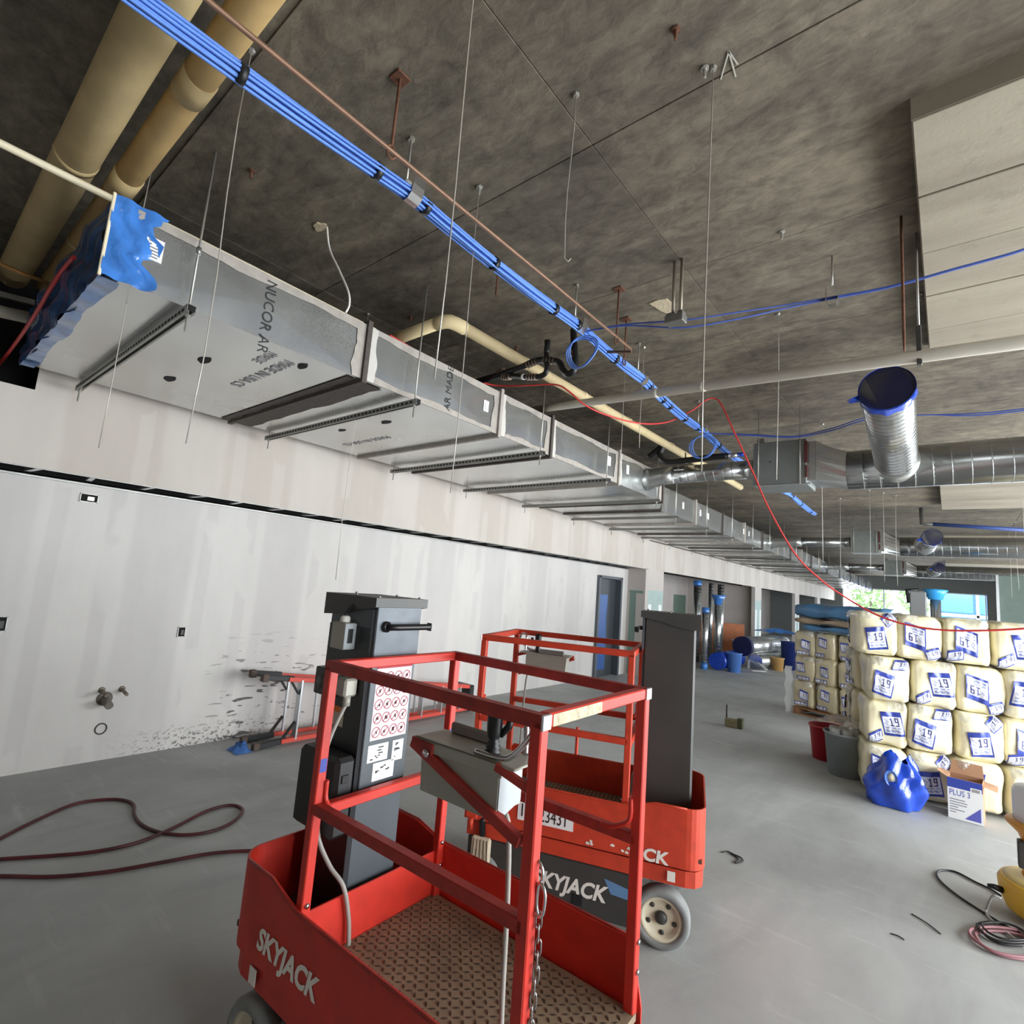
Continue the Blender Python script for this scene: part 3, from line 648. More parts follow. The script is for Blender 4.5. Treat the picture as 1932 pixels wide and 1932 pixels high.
# lettering, number plate, chain
text('brand_lettering', 'SKYJACK', .098, (-.665, -.3515, .478), (1,0,0), (0,0,1), M_WHITE, lA, shear=.25, sx=.93, bold=.0035)
b = MB(); b.box(-.70, -.655, -.3445, -.3425, .345, .40); b.build('marker_decal', M_WHITE, lA, local=True)
text('brand_lettering', 'SKYJACK', .112, (.045, .327, .150), (-1,0,0), (0,0,1), M_WHITE, lB, shear=.25, sx=.92, bold=.0035)
text('worn_lettering', 'S', .085, (.42, .3515, .452), (-1,0,0), (0,0,1), M_WHITE, lB, shear=.1, bold=.003)
text('worn_lettering', 'CK', .085, (-.56, .3515, .425), (-1,0,0), (0,0,1), M_WHITE, lB, shear=.1, sx=1.1, bold=.003)
b = MB(); rr = random.Random(4)
for q in range(9): u = -.22-rr.random()*.3; z = .428+rr.random()*.03; b.prism([(u, z), (u+.02*rr.random()+.006, z+.004), (u+.012, z+.016), (u-.004, z+.011)], .3510, .3518, Matrix(((1,0,0,0), (0,0,1,0), (0,1,0,0), (0,0,0,1))))
b.build('paint_chips', M_WHITE, lB, local=True)
b = MB(); b.box(-.178, .152, .351, .3525, .478, .592); pl = b.build('number_plate', M_PAPER, lB, local=True)
text('plate_digits', '1', .10, (.145, .3532, .50), (-1,0,0), (0,0,1), M_INK, pl, sx=.8)
text('plate_digits', '23431', .10, (.022, .3532, .495), (-1,0,0), (0,0,1), M_INK, pl, sx=.68)
b = MB(); b.cbox(-.886, -.876, -.24, -.2, .35, .40, .002); b.build('marker_decal', M_WHITE, lB, local=True)
b = MB(); b.box(-.73, -.69, .3425, .3445, .345, .395); b.build('marker_decal', M_WHITE, lB, local=True)
b = MB(); b.prism([(-.52, .24), (-.36, .27), (-.40, .20), (-.52, .19)], .3262, .3268, Matrix(((1,0,0,0), (0,0,1,0), (0,1,0,0), (0,0,0,1)))); b.build('blue_paint_smear', mat('blue_smear', (92,130,170), .6), lB, local=True)
b = MB(); b.cbox(.40, .47, .35, .365, .43, .57, .003); b.cyl((.435, .36, .43), (.435, .36, .37), .014, 10); b.build('tie_bracket', M_REDO, lB, local=True)
# document pouch hanging on the rear lift
b = MB(); b.cbox(.30, .42, .34, .375, .20, .34, .012); po = b.build('document_pouch', mat('pouch_cream', (200,186,160), .6, var=.15, scale=20), lB, local=True)
b = MB()
for q in range(5): b.tube([(.31+.024*q, .376, .21+.01*(q % 2)), (.315+.022*q, .377, .27), (.32+.02*q, .376, .33)], .0018, 4)
b.build('scribble_print', M_INK, po, local=True)
b = MB(); b.tube([(.36, .345, .34), (.37, .342, .42), (.355, .338, .43)], .02, 8); b.build('strap', M_BLACK, po, local=True)
# chain hooked on the near lift's entry post
cx, cy = HL+.030, -HW+.012
b = MB(); b.tube([(HL+.012+.022*math.cos(2*PI*q/16), -HW+.008, 1.125+.028*math.sin(2*PI*q/16)) for q in range(16)], .004, 6, closed=True); b.build('chain_ring', M_CHROME, lA, local=True)
b = MB(); b.tube(smooth_path([(HL+.03, -HW+.008, 1.105), (HL+.045, -HW+.006, 1.085), (HL+.043, -HW+.006, 1.045), (HL+.03, -HW+.008, 1.03), (HL+.02, -HW+.01, 1.05), (HL+.022, -HW+.008, 1.09)], 5, True), .0045, 6, closed=True); b.build('snap_hook', M_CHROME, lA, local=True)
lk = MB(); lk.tube([(.0075*math.cos(a)*1, 0, (.014*math.sin(a)+(.006 if math.sin(a) > 0 else -.006))) for a in [2*PI*q/14 for q in range(14)]], .0023, 6, closed=True); LK = lk.mesh('chain_link', mat('zinc_chain', (150,150,148), .3, .9), V((0,0,0)))
for q in range(22):
    o = bpy.data.objects.new('chain_link', LK); COL.objects.link(o); o.parent = lA
    o.location = (cx-.002+.003*math.sin(q*.6), cy, 1.02-.0295*q); o.rotation_euler = (0, 0, (PI/2 if q % 2 else 0)+.5)

# ------------------------------------------------------------------ rectangular supply duct along the bulkhead
DX0, DX1, DX2, DZ0, DZ1 = -5.15, -3.07, -3.40, 3.135, 3.525
dt = thing('rectangular_duct', 'long galvanised rectangular air duct under the ceiling beside the bulkhead', 'duct', ((DX0+DX1)/2, .5, DZ0))
joints = [.5, 1.96, 3.38, 4.18, 5.61, 6.9]
def section(y0, y1, xa, xb):
    """sheet-steel section with cross-broken skin; xa, xb = front face at the two ends"""
    b = MB(); g_ = .012
    vs_ = [(DX0, y0+g_, DZ0), (xa, y0+g_, DZ0), (xa, y0+g_, DZ1), (DX0, y0+g_, DZ1), (DX0, y1-g_, DZ0), (xb, y1-g_, DZ0), (xb, y1-g_, DZ1), (DX0, y1-g_, DZ1)]
    ym = (y0+y1)/2
    vs_ += [((DX0+(xa+xb)/2)/2, ym, DZ0-.006), ((xa+xb)/2+.006, ym, (DZ0+DZ1)/2)]
    b.add(vs_, [(0,1,8), (1,5,8), (5,4,8), (4,0,8), (1,2,9), (2,6,9), (6,5,9), (5,1,9), (2,3,7,6), (3,0,4,7), (0,3,2,1), (4,5,6,7)])
    return b.build('duct_section', M_GALV, dt)
def flange(y, xf, dark=False):
    b = MB(); e = .028
    for (x0, x1, z0, z1) in ((DX0-e, xf+e, DZ0-e, DZ0), (DX0-e, xf+e, DZ1, DZ1+e), (xf, xf+e, DZ0, DZ1), (DX0-e, DX0, DZ0, DZ1)):
        b.box(x0, x1, y-.018, y+.018, z0, z1)
    return b.build('flange', M_SEAL if not dark else M_SEALD, dt)
def ragged(y0, y1, xf, z0, z1, seed, mt=M_SEAL, bottom=False):
    """smeared band of sealant, ragged along one edge"""
    b = MB(); r = random.Random(seed); n = 18
    if bottom:
        b.grid(n, 1, lambda u, v_: (DX0+(xf-DX0)*u, y0+(y1-y0)*v_+(r.uniform(-.02, .02) if v_ == 1 else 0), DZ0-.0075))
    else:
        b.grid(n, 1, lambda u, v_: (xf+.0065, y0+(y1-y0)*u, z0+(z1-z0)*v_+((r.uniform(-.006, .006)+.010*math.sin(u*11+seed)) if v_ == 1 else 0)))
    return b.build('sealant_band', mt, dt)
SEC = []
for i in range(5): SEC.append(section(joints[i], joints[i+1], DX1, DX1))
SEC.append(section(6.9, 7.6, DX1, DX2))
yy = 7.6; far_j = [7.6]
while yy < 36: SEC.append(section(yy, yy+1.45, DX2, DX2)); yy += 1.45; far_j.append(yy)
flange(1.96, DX1, True); flange(3.38, DX1); flange(4.18, DX1, True); flange(5.61, DX1); flange(6.9, DX1, True)
for i, y in enumerate(far_j): flange(y, DX2, i % 2 == 0)
for i in range(5):
    y0, y1 = joints[i], joints[i+1]
    ragged(y0+.02, y1-.02, DX1, DZ1, DZ1-.055, i); 
    if i in (1, 2, 3): ragged(y0+.02, y1-.02, DX1, DZ0, DZ0+.045, 20+i)
    b = MB(); r = random.Random(i+50); b.grid(1, 10, lambda u, v_: (DX1+.0068, y1-.02-u*(.065+.012*r.random()+.012*math.sin(v_*7)), DZ0+(DZ1-DZ0)*v_)); b.build('sealant_band', M_SEAL, dt)
    if i: r2 = random.Random(i+80); b = MB(); b.grid(1, 10, lambda u, v_: (DX1+.0068, y0+.02+u*(.06+.012*r2.random()+.012*math.sin(v_*6)), DZ0+(DZ1-DZ0)*v_)); b.build('sealant_band', mat('light_sealant', (188,184,176), .7, var=.08), dt)
ragged(1.99, 2.14, DX1-.03, 0, 0, 61, M_SEALD, True); ragged(1.86, 1.93, DX1-.03, 0, 0, 62, M_SEALD, True)
ragged(4.02, 4.15, DX1-.03, 0, 0, 63, M_SEALD, True)
# printed mill marks and job labels
text('mill_print', 'NUCOR AR', .088, (DX1+.0068, 1.245, 3.50), (0,0,-1), (0,1,0), M_INK, dt, local=False)
text('mill_print', 'AR MADE', .088, (DX1+.0068, 2.78, 3.16), (0,0,1), (0,-1,0), M_INK, dt, local=False)
text('mill_print', 'MADE IN USA CS', .11, (-3.25, 1.50, DZ0-.0065), (-1,0,0), (0,1,0), M_GREYINK, dt, local=False)
text('mill_print', 'MADE', .09, (-3.22, 1.38, DZ0-.0065), (-1,0,0), (0,1,0), M_GREYINK, dt, local=False)
text('mill_print', 'MADE IN USA CS', .10, (-4.1, 2.95, DZ0-.0065), (-1,0,0), (0,1,0), M_GREYINK, dt, local=False)
def joblabel(y, z, s=.09):
    b = MB(); b.box(DX1+.0066, DX1+.0075, y-s*.45, y+s*.45, z-s*.7, z+s*.7); l = b.build('job_label', M_PAPER, dt)
    b = MB(); r = random.Random(int(y*100))
    for q in range(6): b.box(DX1+.0074, DX1+.0078, y-s*.35, y-s*.35+s*.6*r.random()+.01, z-s*.55+q*s*.19, z-s*.55+q*s*.19+s*.08)
    b.build('print', M_GREYINK, l)
joblabel(.68, 3.36, .085); joblabel(3.2, 3.34, .07); joblabel(5.38, 3.36, .08); joblabel(5.85, 3.36, .08)
for y in (8.5, 9.3, 9.7, 11.9, 12.3):
    b = MB(); b.box(DX2+.0066, DX2+.0075, y-.035, y+.035, 3.3, 3.41); b.build('job_label', M_PAPER, dt)
# small dark dabs on the duct underside
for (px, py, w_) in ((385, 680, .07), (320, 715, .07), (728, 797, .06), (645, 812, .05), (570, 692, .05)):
    p = at(px, py, 'z', DZ0-.007); b = MB(); b.prism([(p.x+w_*math.cos(a)*(1+.2*math.sin(3*a)), p.y+w_*.5*math.sin(a)) for a in [2*PI*q/14 for q in range(14)]], DZ0-.0085, DZ0-.0062); b.build('underside_dab', M_DARK, dt)
# blue protective film over the open end, lapped on to the front and the underside
b = MB(); rr = random.Random(3)
def film(u, v_):
    x = DX0-.02+(DX1-DX0+.03)*u; z = DZ0-.02+(DZ1-DZ0+.05)*v_
    return (x, .488-.05*math.sin(u*PI)*math.sin(v_*PI)-.014*math.sin(u*23+v_*9)-.010*math.sin(u*41-v_*17), z)
b.grid(40, 16, film); b.build('end_film', M_FILMD, dt)
b = MB(); r1 = [.035*math.sin(q*.9)+rr.uniform(-.015, .015) for q in range(20)]
b.grid(10, 16, lambda u, v_: (DX1+.012+.010*math.sin(u*13+v_*11), .485+(.20+r1[int(v_*16)])*u, DZ0-.01+(DZ1-DZ0+.03)*v_)); b.build('film_lap', M_FILM, dt)
b = MB(); r2 = [.02*math.sin(q*.5)+rr.uniform(-.008, .008) for q in range(40)]
b.grid(30, 4, lambda u, v_: (DX0+(DX1-DX0)*u, .485+(.075+r2[int(u*30)]*.6)*v_, DZ0-.014+.006*math.sin(u*37))); b.build('film_lap', mat('blue_grey_film', (86,126,180), .2, var=.4, scale=10, coat=.4), dt)
b = MB(); b.cbox(DX1+.006, DX1+.018, .478, .492, DZ0-.02, DZ1+.02, .003); b.build('film_tape', M_CREAM, dt)

# trapeze hangers carrying the duct
words = ['first', 'second', 'third', 'fourth', 'fifth', 'sixth', 'seventh', 'eighth', 'ninth', 'tenth', 'eleventh', 'twelfth', 'thirteenth', 'fourteenth', 'fifteenth', 'sixteenth', 'seventeenth', 'eighteenth', 'nineteenth', 'twentieth']
def trapeze(i, y):
    xf = (-2.99 if y < 7.2 else -3.32); xb = -5.215
    t = thing('trapeze_hanger', '%s slotted strut trapeze under the duct, counted from its blue wrapped end' % words[i], 'hanger', ((xf+xb)/2, y, DZ0-.07), group='strut trapezes under the rectangular duct')
    z1 = DZ0-.030; z0 = z1-.041
    b = MB(); b.box(xb-.05, xf+.05, y-.0205, y-.018, z0, z1); b.box(xb-.05, xf+.05, y+.018, y+.0205, z0, z1); b.box(xb-.05, xf+.05, y-.018, y+.018, z1-.003, z1)
    if i > 4: b.box(xb-.05, xf+.05, y-.018, y+.018, z0, z0+.003)
    else: b.box(xb-.05, xf+.05, y-.018, y-.009, z0, z0+.003); b.box(xb-.05, xf+.05, y+.009, y+.018, z0, z0+.003)
    st = b.build('strut', M_STRUT, t)
    if i < 4:
        b = MB(); x = xb
        while x < xf+.02: b.box(x, x+.028, y-.0215, y-.0204, z0+.012, z0+.028); x += .05
        b.build('slots', M_DARK, st, kind='stuff')
        b = MB(); b.box(xf+.0495, xf+.0505, y-.014, y+.014, z0+.006, z1-.006); b.build('open_end', M_DARK, st)
    for x in (xf+.005, xb):
        b = MB(); b.cyl((x, y, z0-.09), (x, y, CZ-.004), .0058 if y < 8 else .008, 8); rd = b.build('rod', M_ROD, t)
        b = MB(); b.lathe([(.013, z0-.012), (.013, z0-.001)], 6, Matrix.Translation((x, y, 0)), smooth=False); b.build('nut', M_ROD, rd)
        if i == 0 and x > -4: b = MB(); b.cyl((x, y, 3.40), (x, y, 3.44), .012, 8); b.build('coupling', M_STRUT, rd)
for i, y in enumerate([.85, 2.36, 3.92, 5.2, 6.55, 8.0, 9.4, 10.85, 12.3, 13.75, 15.2, 16.65, 18.1, 20, 22, 24]): trapeze(i, y)

# ------------------------------------------------------------------ pipes overhead
def pipe(name, label, cat, pts, r, m, n=16, group=None, bands=None):
    t = thing(name, label, cat, tuple(V(pts[0])), group=group); b = MB(); b.tube(pts, r, n); b.build('pipe', m, t)
    if bands:
        for (p0, p1, rr_, mm) in bands: b = MB(); b.cyl(p0, p1, rr_, n); b.build('band', mm, t)
    return t
P1, P2 = (.36, 3.80), (.545, 3.80)
pipe('insulated_pipe', 'thick tan wrapped pipe crossing the ceiling at upper left, the larger one', 'pipe', [(1.5, .36, 3.82), (-2.6, .36, 3.81), (-5.3, .36, 3.80)], .092, M_INSUL2, 24, 'two tan wrapped pipes', [((-3.35, .36, 3.808), (-3.40, .36, 3.808), .095, M_INSUL2), ((-1.2, .36, 3.815), (-1.24, .36, 3.815), .095, M_INSUL2)])
pipe('insulated_pipe', 'thinner tan wrapped pipe beside the larger one at upper left', 'pipe', [(1.5, .575, 3.83), (-2.6, .57, 3.82), (-5.3, .56, 3.81)], .064, mat('aged_pipe_wrap2', (182,152,100), .8, var=.16, scale=4, bump=.3), 20, 'two tan wrapped pipes', [((-2.35, .571, 3.82), (-2.5, .571, 3.82), .068, M_INSUL2), ((-3.3, .568, 3.818), (-3.5, .567, 3.817), .069, M_INSUL2), ((-4.3, .565, 3.814), (-4.35, .565, 3.813), .068, M_INSUL2)])
pipe('cream_pipe', 'thin cream pipe running along the top edge of the rectangular duct', 'pipe', [(-3.30, -1.5, 3.625), (-3.26, .1, 3.615), (-3.22, 1.2, 3.60), (-3.2, 2.1, 3.585)], .018, M_CREAM, 12)
pipe('copper_tube', 'thin copper tube behind the blue plastic wrapped duct end', 'pipe', [at(-60, 470, 'x', -4.6), at(40, 515, 'x', -4.6), at(100, 538, 'x', -4.6)], .012, mat('copper', (176,128,70), .4, .6), 10)
pipe('white_pipe', 'short white pipe behind the blue plastic duct end at the left edge', 'pipe', [at(-80, 570, 'x', -5.25), at(70, 603, 'x', -5.25)], .045, M_WPIPE, 14)
b = MB(); b.sqtube(at(-80, 535, 'x', -5.2), at(66, 572, 'x', -5.2), .041, .041); tag(b.build('strut_channel', M_STRUT), 'grey steel channel above the short white pipe at the left edge', 'channel')
wt = thing('insulated_pipe', 'pale yellow insulated pipe with elbow above the rectangular duct', 'pipe', (-2.80, 2.44, 3.72))
b = MB(); b.tube([(-3.75, 2.44, 3.72), (-2.86, 2.44, 3.72)], .047, 16); b.build('branch_run', M_INSUL, wt)
b = MB(); b.tube([(-2.92, 2.44, 3.72), (-2.85, 2.445, 3.72), (-2.81, 2.47, 3.72), (-2.795, 2.53, 3.72), (-2.79, 2.6, 3.72)], .052, 16); b.build('elbow', M_INSUL, wt)
b = MB(); b.tube([(-2.79, 2.56, 3.72), (-2.6, 8.9, 3.70)], .047, 16); mr_ = b.build('main_run', M_INSUL, wt)
for y in (3.3, 4.2, 5.1, 6.2, 7.3):
    x = -2.79+.03*(y-2.56); b = MB(); b.cyl((x, y, 3.718), (x+.0008, y+.05, 3.718), .0485, 16); b.build('joint_wrap', mat('joint_wrap', (222,202,158), .7), mr_)
wp = thing('white_pipe', 'long white pipe crossing under the ceiling below the drop panel', 'pipe', (-.15, 3.5, 3.2))
WL, WR = V((-3.35, 4.11, 3.625)), at(1932, 645, 'y', 3.46); WE = WL+(WR-WL)*1.7
b = MB(); b.tube([WL, WE], .036, 18); b.build('pipe', M_WPIPE, wp)
for f in (.42, .53): p = WL+(WR-WL)*f; q = WL+(WR-WL)*(f+.012); b = MB(); b.cyl(p, q, .0385, 18); b.build('coupling', M_WPIPE, wp)
def hang_rod(name, label, px, py, pz, rust=True, group=None, plate=True, loop=True):
    top = at(px, py, 'z', CZ-.004); bot = V((top.x, top.y, pz)); m = M_RUST if rust else M_ROD
    t = thing(name, label, 'hanger', tuple(bot), group=group)
    b = MB(); b.cyl(bot, top, .007, 8); b.build('rod', m, t)
    if plate: b = MB(); b.cbox(top.x-.035, top.x+.035, top.y-.035, top.y+.035, CZ-.012, CZ-.003, .003, None); b.build('plate', m, t)
    if loop: b = MB(); b.tube([(bot.x, bot.y+.022*math.cos(a), bot.z-.026+.03*math.sin(a)) for a in [2*PI*q/14 for q in range(14)]], .005, 6, closed=True); b.build('ring', m, t)
    return t
hang_rod('pipe_hanger', 'dark red rod hanger holding the white pipe beside the drop panel', 1700, 408, 3.27, plate=False)
gh = thing('pipe_hanger', 'grey flat strap hanger next to the dark red rod on the white pipe', 'hanger', (-.02, 3.46, 3.25))
tp = at(1731, 545, 'y', 3.52); b = MB(); b.cyl((tp.x, 3.52, 3.42), (tp.x, 3.52, CZ-.004), .006, 8); b.build('rod', M_ROD, gh)
b = MB(); b.cbox(tp.x-.012, tp.x+.012, 3.505, 3.535, 3.20, 3.43, .003); b.build('strap', M_MASTD, gh)
# brown conduit with its rusty hangers
br = thing('brown_conduit', 'thin brown conduit running beside the blue cable bundle', 'conduit', (-1.8, 1.2, 3.63))
b = MB(); b.tube([(-1.83, -1.5, 3.63), (-1.82, .4, 3.632), (-1.805, 1.2, 3.63), (-1.79, 2.4, 3.63), (-1.785, 3.36, 3.63), (-1.80, 3.40, 3.625), (-1.95, 3.30, 3.62)], .0105, 10); b.build('tube', M_COPPER, br)
for i, (px, py, pz, lb) in enumerate([(755, 147, 3.655, 'rusty rod and square plate hanger left of the big cable clamp'), (940, 508, 3.80, 'short rusty rod with plate just behind the blue bundle'), (1168, 545, 3.63, 'rusty double rod hanger at the bent end of the brown conduit'), (1182, 602, 3.66, 'second rusty rod just behind the double hanger at conduit end')]):
    hang_rod('conduit_hanger', lb, px, py, pz, group='rusty conduit hangers', loop=(i != 1))
# twin conduits with a small box
tc = thing('junction_box', 'small grey box under two short conduits from the ceiling', 'junction box', (-1.3, 3.04, 3.57))
for x in (-1.325, -1.275): b = MB(); b.cyl((x, 3.04, 3.60), (x, 3.04, CZ-.004), .011, 10); b.build('conduit', mat('dull_conduit', (142,132,116), .45, .5), tc)
b = MB(); b.cbox(-1.365, -1.245, 3.00, 3.08, 3.555, 3.605, .004); b.build('box', mat('galv_box', (128,126,120), .45, .6), tc)
b = MB(); b.cbox(-1.36, -1.32, 3.01, 3.07, 3.605, 3.625, .003); b.cbox(-1.285, -1.25, 3.01, 3.07, 3.605, 3.625, .003); b.build('connector', mat('galv_box', (128,126,120)), tc, kind='stuff')
# white lead hanging out of a broken hole
wh = thing('dangling_lead', 'white cable hanging from a broken hole in the ceiling above the duct', 'cable', tuple(at(605, 428, 'z', CZ)))
hp = at(617, 428, 'z', CZ-.005)
b = MB(); b.tube(smooth_path([hp+V((0,0,.0)), at(622, 470, 'y', hp.y+.02), at(640, 510, 'y', hp.y+.03), at(657, 550, 'y', hp.y+.02), at(659, 575, 'y', hp.y+.02), at(652, 590, 'y', hp.y)], 6), .006, 8); b.build('cable', M_WHITE, wh)
b = MB(); q0 = at(603, 427, 'z', CZ-.006); b.prism([(q0.x+.05*math.cos(a)*(1+.3*math.sin(3*a)), q0.y+.035*math.sin(a)) for a in [2*PI*q/12 for q in range(12)]], CZ-.012, CZ-.003); b.build('broken_edge', mat('raw_aggregate', (206,190,160)), wh)

# ------------------------------------------------------------------ blue data cables
bb = thing('cable_bundle', 'thick bundle of bright blue data cables strapped in black bands', 'cable bundle', (-2.0, 1.4, 3.62))
hooks = [-.9, 1.40, 2.93, 3.98, 5.55, 7.4, 9.5, 12]
def bpos(y):
    for a, c_ in zip(hooks, hooks[1:]):
        if a <= y <= c_: f = (y-a)/(c_-a); return V((-2.0+.045*math.sin(y*.7), y, 3.655-.30*f*(1-f)*min(1, (c_-a)/2)*.55))
    return V((-2.0, y, 3.65))
offs = [(0,0)]+[(.0145*math.cos(a), .0145*math.sin(a)) for a in [2*PI*q/6 for q in range(6)]]+[(.029*math.cos(a+.2), .027*math.sin(a+.2)) for a in [2*PI*q/12 for q in range(12)]]
for ci, (ox, oz) in enumerate(offs):
    pts = []; ph = ci*1.7
    for q in range(64):
        y = -1.2+q*.2; c_ = bpos(y); sp_ = 1+.22*math.sin(y*1.9+ph); s2_ = .25*math.sin(y*.6+ph)
        pts.append((c_.x+ox*sp_*math.cos(s2_)-oz*math.sin(s2_), y, c_.z+oz*sp_*math.cos(s2_)+ox*math.sin(s2_)))
    b = MB(); b.tube(pts, .0068, 6); b.build('cable', M_BLUE, bb)
for px in (455, 712, 803, 932, 1045, 1088, 1160, 1225, 1250):
    lo, hi = 0, 6
    for _ in range(40):
        m_ = (lo+hi)/2; d = bpos(m_)-CAM; x_ = 966+FPX*d.dot(_R)/d.dot(_F)
        if x_ < px: lo = m_
        else: hi = m_
    c_ = bpos(lo); b = MB(); b.cyl(c_-V((0,.014,0)), c_+V((0,.014,0)), .0395, 14); b.build('strap', M_BLACK, bb)
for y in (4.6, 5.0, 5.4, 6.1, 8.2, 8.8, 9.6, 10.2, 11): c_ = bpos(y); b = MB(); b.cyl(c_-V((0,.018,0)), c_+V((0,.018,0)), .0395, 12); b.build('strap', M_BLACK, bb)
def jhook(label, y, w_=.03, s=1):
    c_ = bpos(y); t = thing('cable_clamp', label, 'clamp', tuple(c_), group='cable clamps along the blue bundle')
    b = MB()
    prof = [(c_.x-.055*s, c_.z+.10*s), (c_.x-.052*s, c_.z+.02*s), (c_.x-.042*s, c_.z-.022*s), (c_.x-.015*s, c_.z-.045*s), (c_.x+.015*s, c_.z-.045*s), (c_.x+.042*s, c_.z-.022*s), (c_.x+.052*s, c_.z+.02*s), (c_.x+.055*s, c_.z+.06*s)]
    b.wall([(p[0], p[1]) for p in prof], .003, -w_, lambda i: w_, Matrix(((1,0,0,0), (0,0,1,y), (0,1,0,0), (0,0,0,1)))); b.build('saddle', M_CHROME, t)
    b = MB(); b.cyl((c_.x-.055*s, y, c_.z+.07*s), (c_.x-.055*s, y, CZ-.004), .006, 8); rd = b.build('rod', M_ROD, t)
    b = MB(); b.lathe([(.016, CZ-.022), (.016, CZ-.004)], 6, Matrix.Translation((c_.x-.055*s, y, 0)), smooth=False); b.build('anchor', M_ROD, rd)
    b = MB(); b.cbox(c_.x-.075*s, c_.x-.035*s, y-.02, y+.02, c_.z+.085*s, c_.z+.10*s, .002); b.build('nut_plate', M_ROD, t)
jhook('largest bright metal clamp on the blue bundle, left of the long wire', 1.40, .034)
jhook('metal clamp on the blue bundle above the hanging blue cable coil', 2.93, .03, .9)
jhook('metal clamp on the blue bundle just left of the white pipe', 3.98, .03, .9)
jhook('metal clamp on the blue bundle above the further cable coil', 5.55, .03, .9)
jhook('small far clamp on the blue bundle beyond the air terminal box', 9.5, .03, .9)
def coil(label, y, rad):
    c_ = bpos(y)+V((.01, 0, -.04)); t = thing('cable_coil', label, 'cable coil', tuple(c_-V((0,0,2*rad))), group='small cable coils')
    for q in range(3):
        b = MB(); b.tube([(c_.x-.02*q+rad*(1+.03*q)*math.cos(a), c_.y+.012*q+.02*math.sin(2*a), c_.z-rad+rad*(1-.03*q)*math.sin(a)) for a in [2*PI*k_/28 for k_ in range(28)]], .0055, 6, closed=True); b.build('loop', M_BLUE, t)
coil('blue cable coil hanging below the bundle beside black hose', 2.98, .115); coil('further blue cable coil hanging above the round duct', 5.6, .13)
def cable(name, label, cat, pts, r, m, n=6, seg=8, group=None):
    b = MB(); b.tube(smooth_path(pts, seg), r, n); o = b.build(name, m); tag(o, label, cat, group); return o
for q, (dz, lb) in enumerate(((0, 'upper of two dark blue cables running right from the bundle'), (-.02, 'lower sagging dark blue cable running right from the bundle'))):
    cable('data_cable', lb, 'cable', [(-1.99, 2.97, 3.64), at(1180, 612, 'y', 3.05)+V((0,0,dz*.5)), at(1290, 604+q*14, 'y', 3.15), at(1400, 588+q*12, 'y', 3.3), at(1480, 576+q*6, 'y', 3.42), at(1568, 561+q*3, 'y', 3.51), at(1680, 540+q*2, 'y', 3.58), at(1800, 507, 'y', 3.62)+V((0,0,dz*.3)), at(1932, 470, 'y', 3.66)+V((0,0,dz*.3)), at(2000, 440, 'y', 3.68)], .006, M_BLUED)
    cable('data_cable', ('upper' if q == 0 else 'lower')+' thin dark cable sagging behind the large round branch duct', 'cable', [(-1.98, 5.58, 3.62), at(1420, 820+q*2, 'y', 5.7), at(1500, 823+q*2, 'y', 5.8), at(1570, 808+q*4, 'y', 5.9), at(1640, 787+q*4, 'y', 5.95), at(1740, 783, 'y', 6.0), at(1840, 780+q*4, 'y', 6.0), at(1960, 768+q*3, 'y', 6.0)], .006, M_BLUED)
rh = at(1570, 483, 'z', CZ-.004); t = thing('cable_clamp', 'bright metal clamp holding the two dark blue cables beside a shadow patch', 'clamp', (rh.x, rh.y, 3.66), group='cable clamps along the blue bundle')
b = MB(); b.cyl((rh.x, rh.y, 3.80), rh, .005, 8); b.build('rod', M_ROD, t)
b = MB(); b.wall([(rh.x-.035, 3.80), (rh.x-.035, 3.70), (rh.x-.02, 3.665), (rh.x+.02, 3.665), (rh.x+.035, 3.70), (rh.x+.035, 3.735)], .003, -.025, lambda i: .025, Matrix(((1,0,0,0), (0,0,1,rh.y), (0,1,0,0), (0,0,0,1)))); b.build('saddle', M_CHROME, t)

# ------------------------------------------------------------------ black hose assembly beside the yellow pipe
bh = thing('hose_assembly', 'black rubber branch hoses with silver clamps over the duct', 'hose', tuple(at(1030, 715, 'y', 3.2)))
H = lambda pts, y=3.2: [at(px, py, 'y', y) for px, py in pts]
b = MB(); b.tube(smooth_path(H([(880,728), (905,718), (940,708), (985,692)]) + H([(1010,681), (1035,679), (1055,684), (1062,698), (1072,706), (1083,698), (1085,678), (1083,650), (1082,622)]), 5), .026, 12); b.build('upper_hose', M_BLACKG, bh)
b = MB(); b.tube(smooth_path(H([(895,722), (920,716), (955,709), (990,711), (1015,711), (1029,704), (1032,690), (1031,665)]), 5), .022, 12); b.build('lower_hose', M_BLACKG, bh)
b = MB(); b.tube(H([(1031,668), (1032,660), (1032.5,652), (1033,643)]), [.02, .026, .022, .026], 12); b.build('end_fitting', M_BLACK, bh)
for (px, py, qx, qy) in ((996,689,1012,682), (1028,680,1046,681), (940,703,950,700), (950,711,962,711), (997,711,1012,711), (1080,672,1082,664)):
    a_, c_ = at(px, py, 'y', 3.2), at(qx, qy, 'y', 3.2)
    for f in (0, .33, .66, 1): p = a_.lerp(c_, f); d = (c_-a_).normalized()*.004; b = MB(); b.cyl(p-d, p+d, .0285, 12); b.build('clamp_band', mat('tarnished_band', (150,132,118), .35, .8), bh)
b = MB(); b.cyl(at(986,711,'y',3.2), at(990,711,'y',3.2), .025, 12); b.build('marker_ring', M_PAPER, bh)
hs = at(1063, 560, 'z', CZ-.004); b = MB(); b.cyl((hs.x, 3.2, 3.55), (hs.x, 3.2, CZ-.004), .005, 8); b.build('rod', M_ROD, bh)
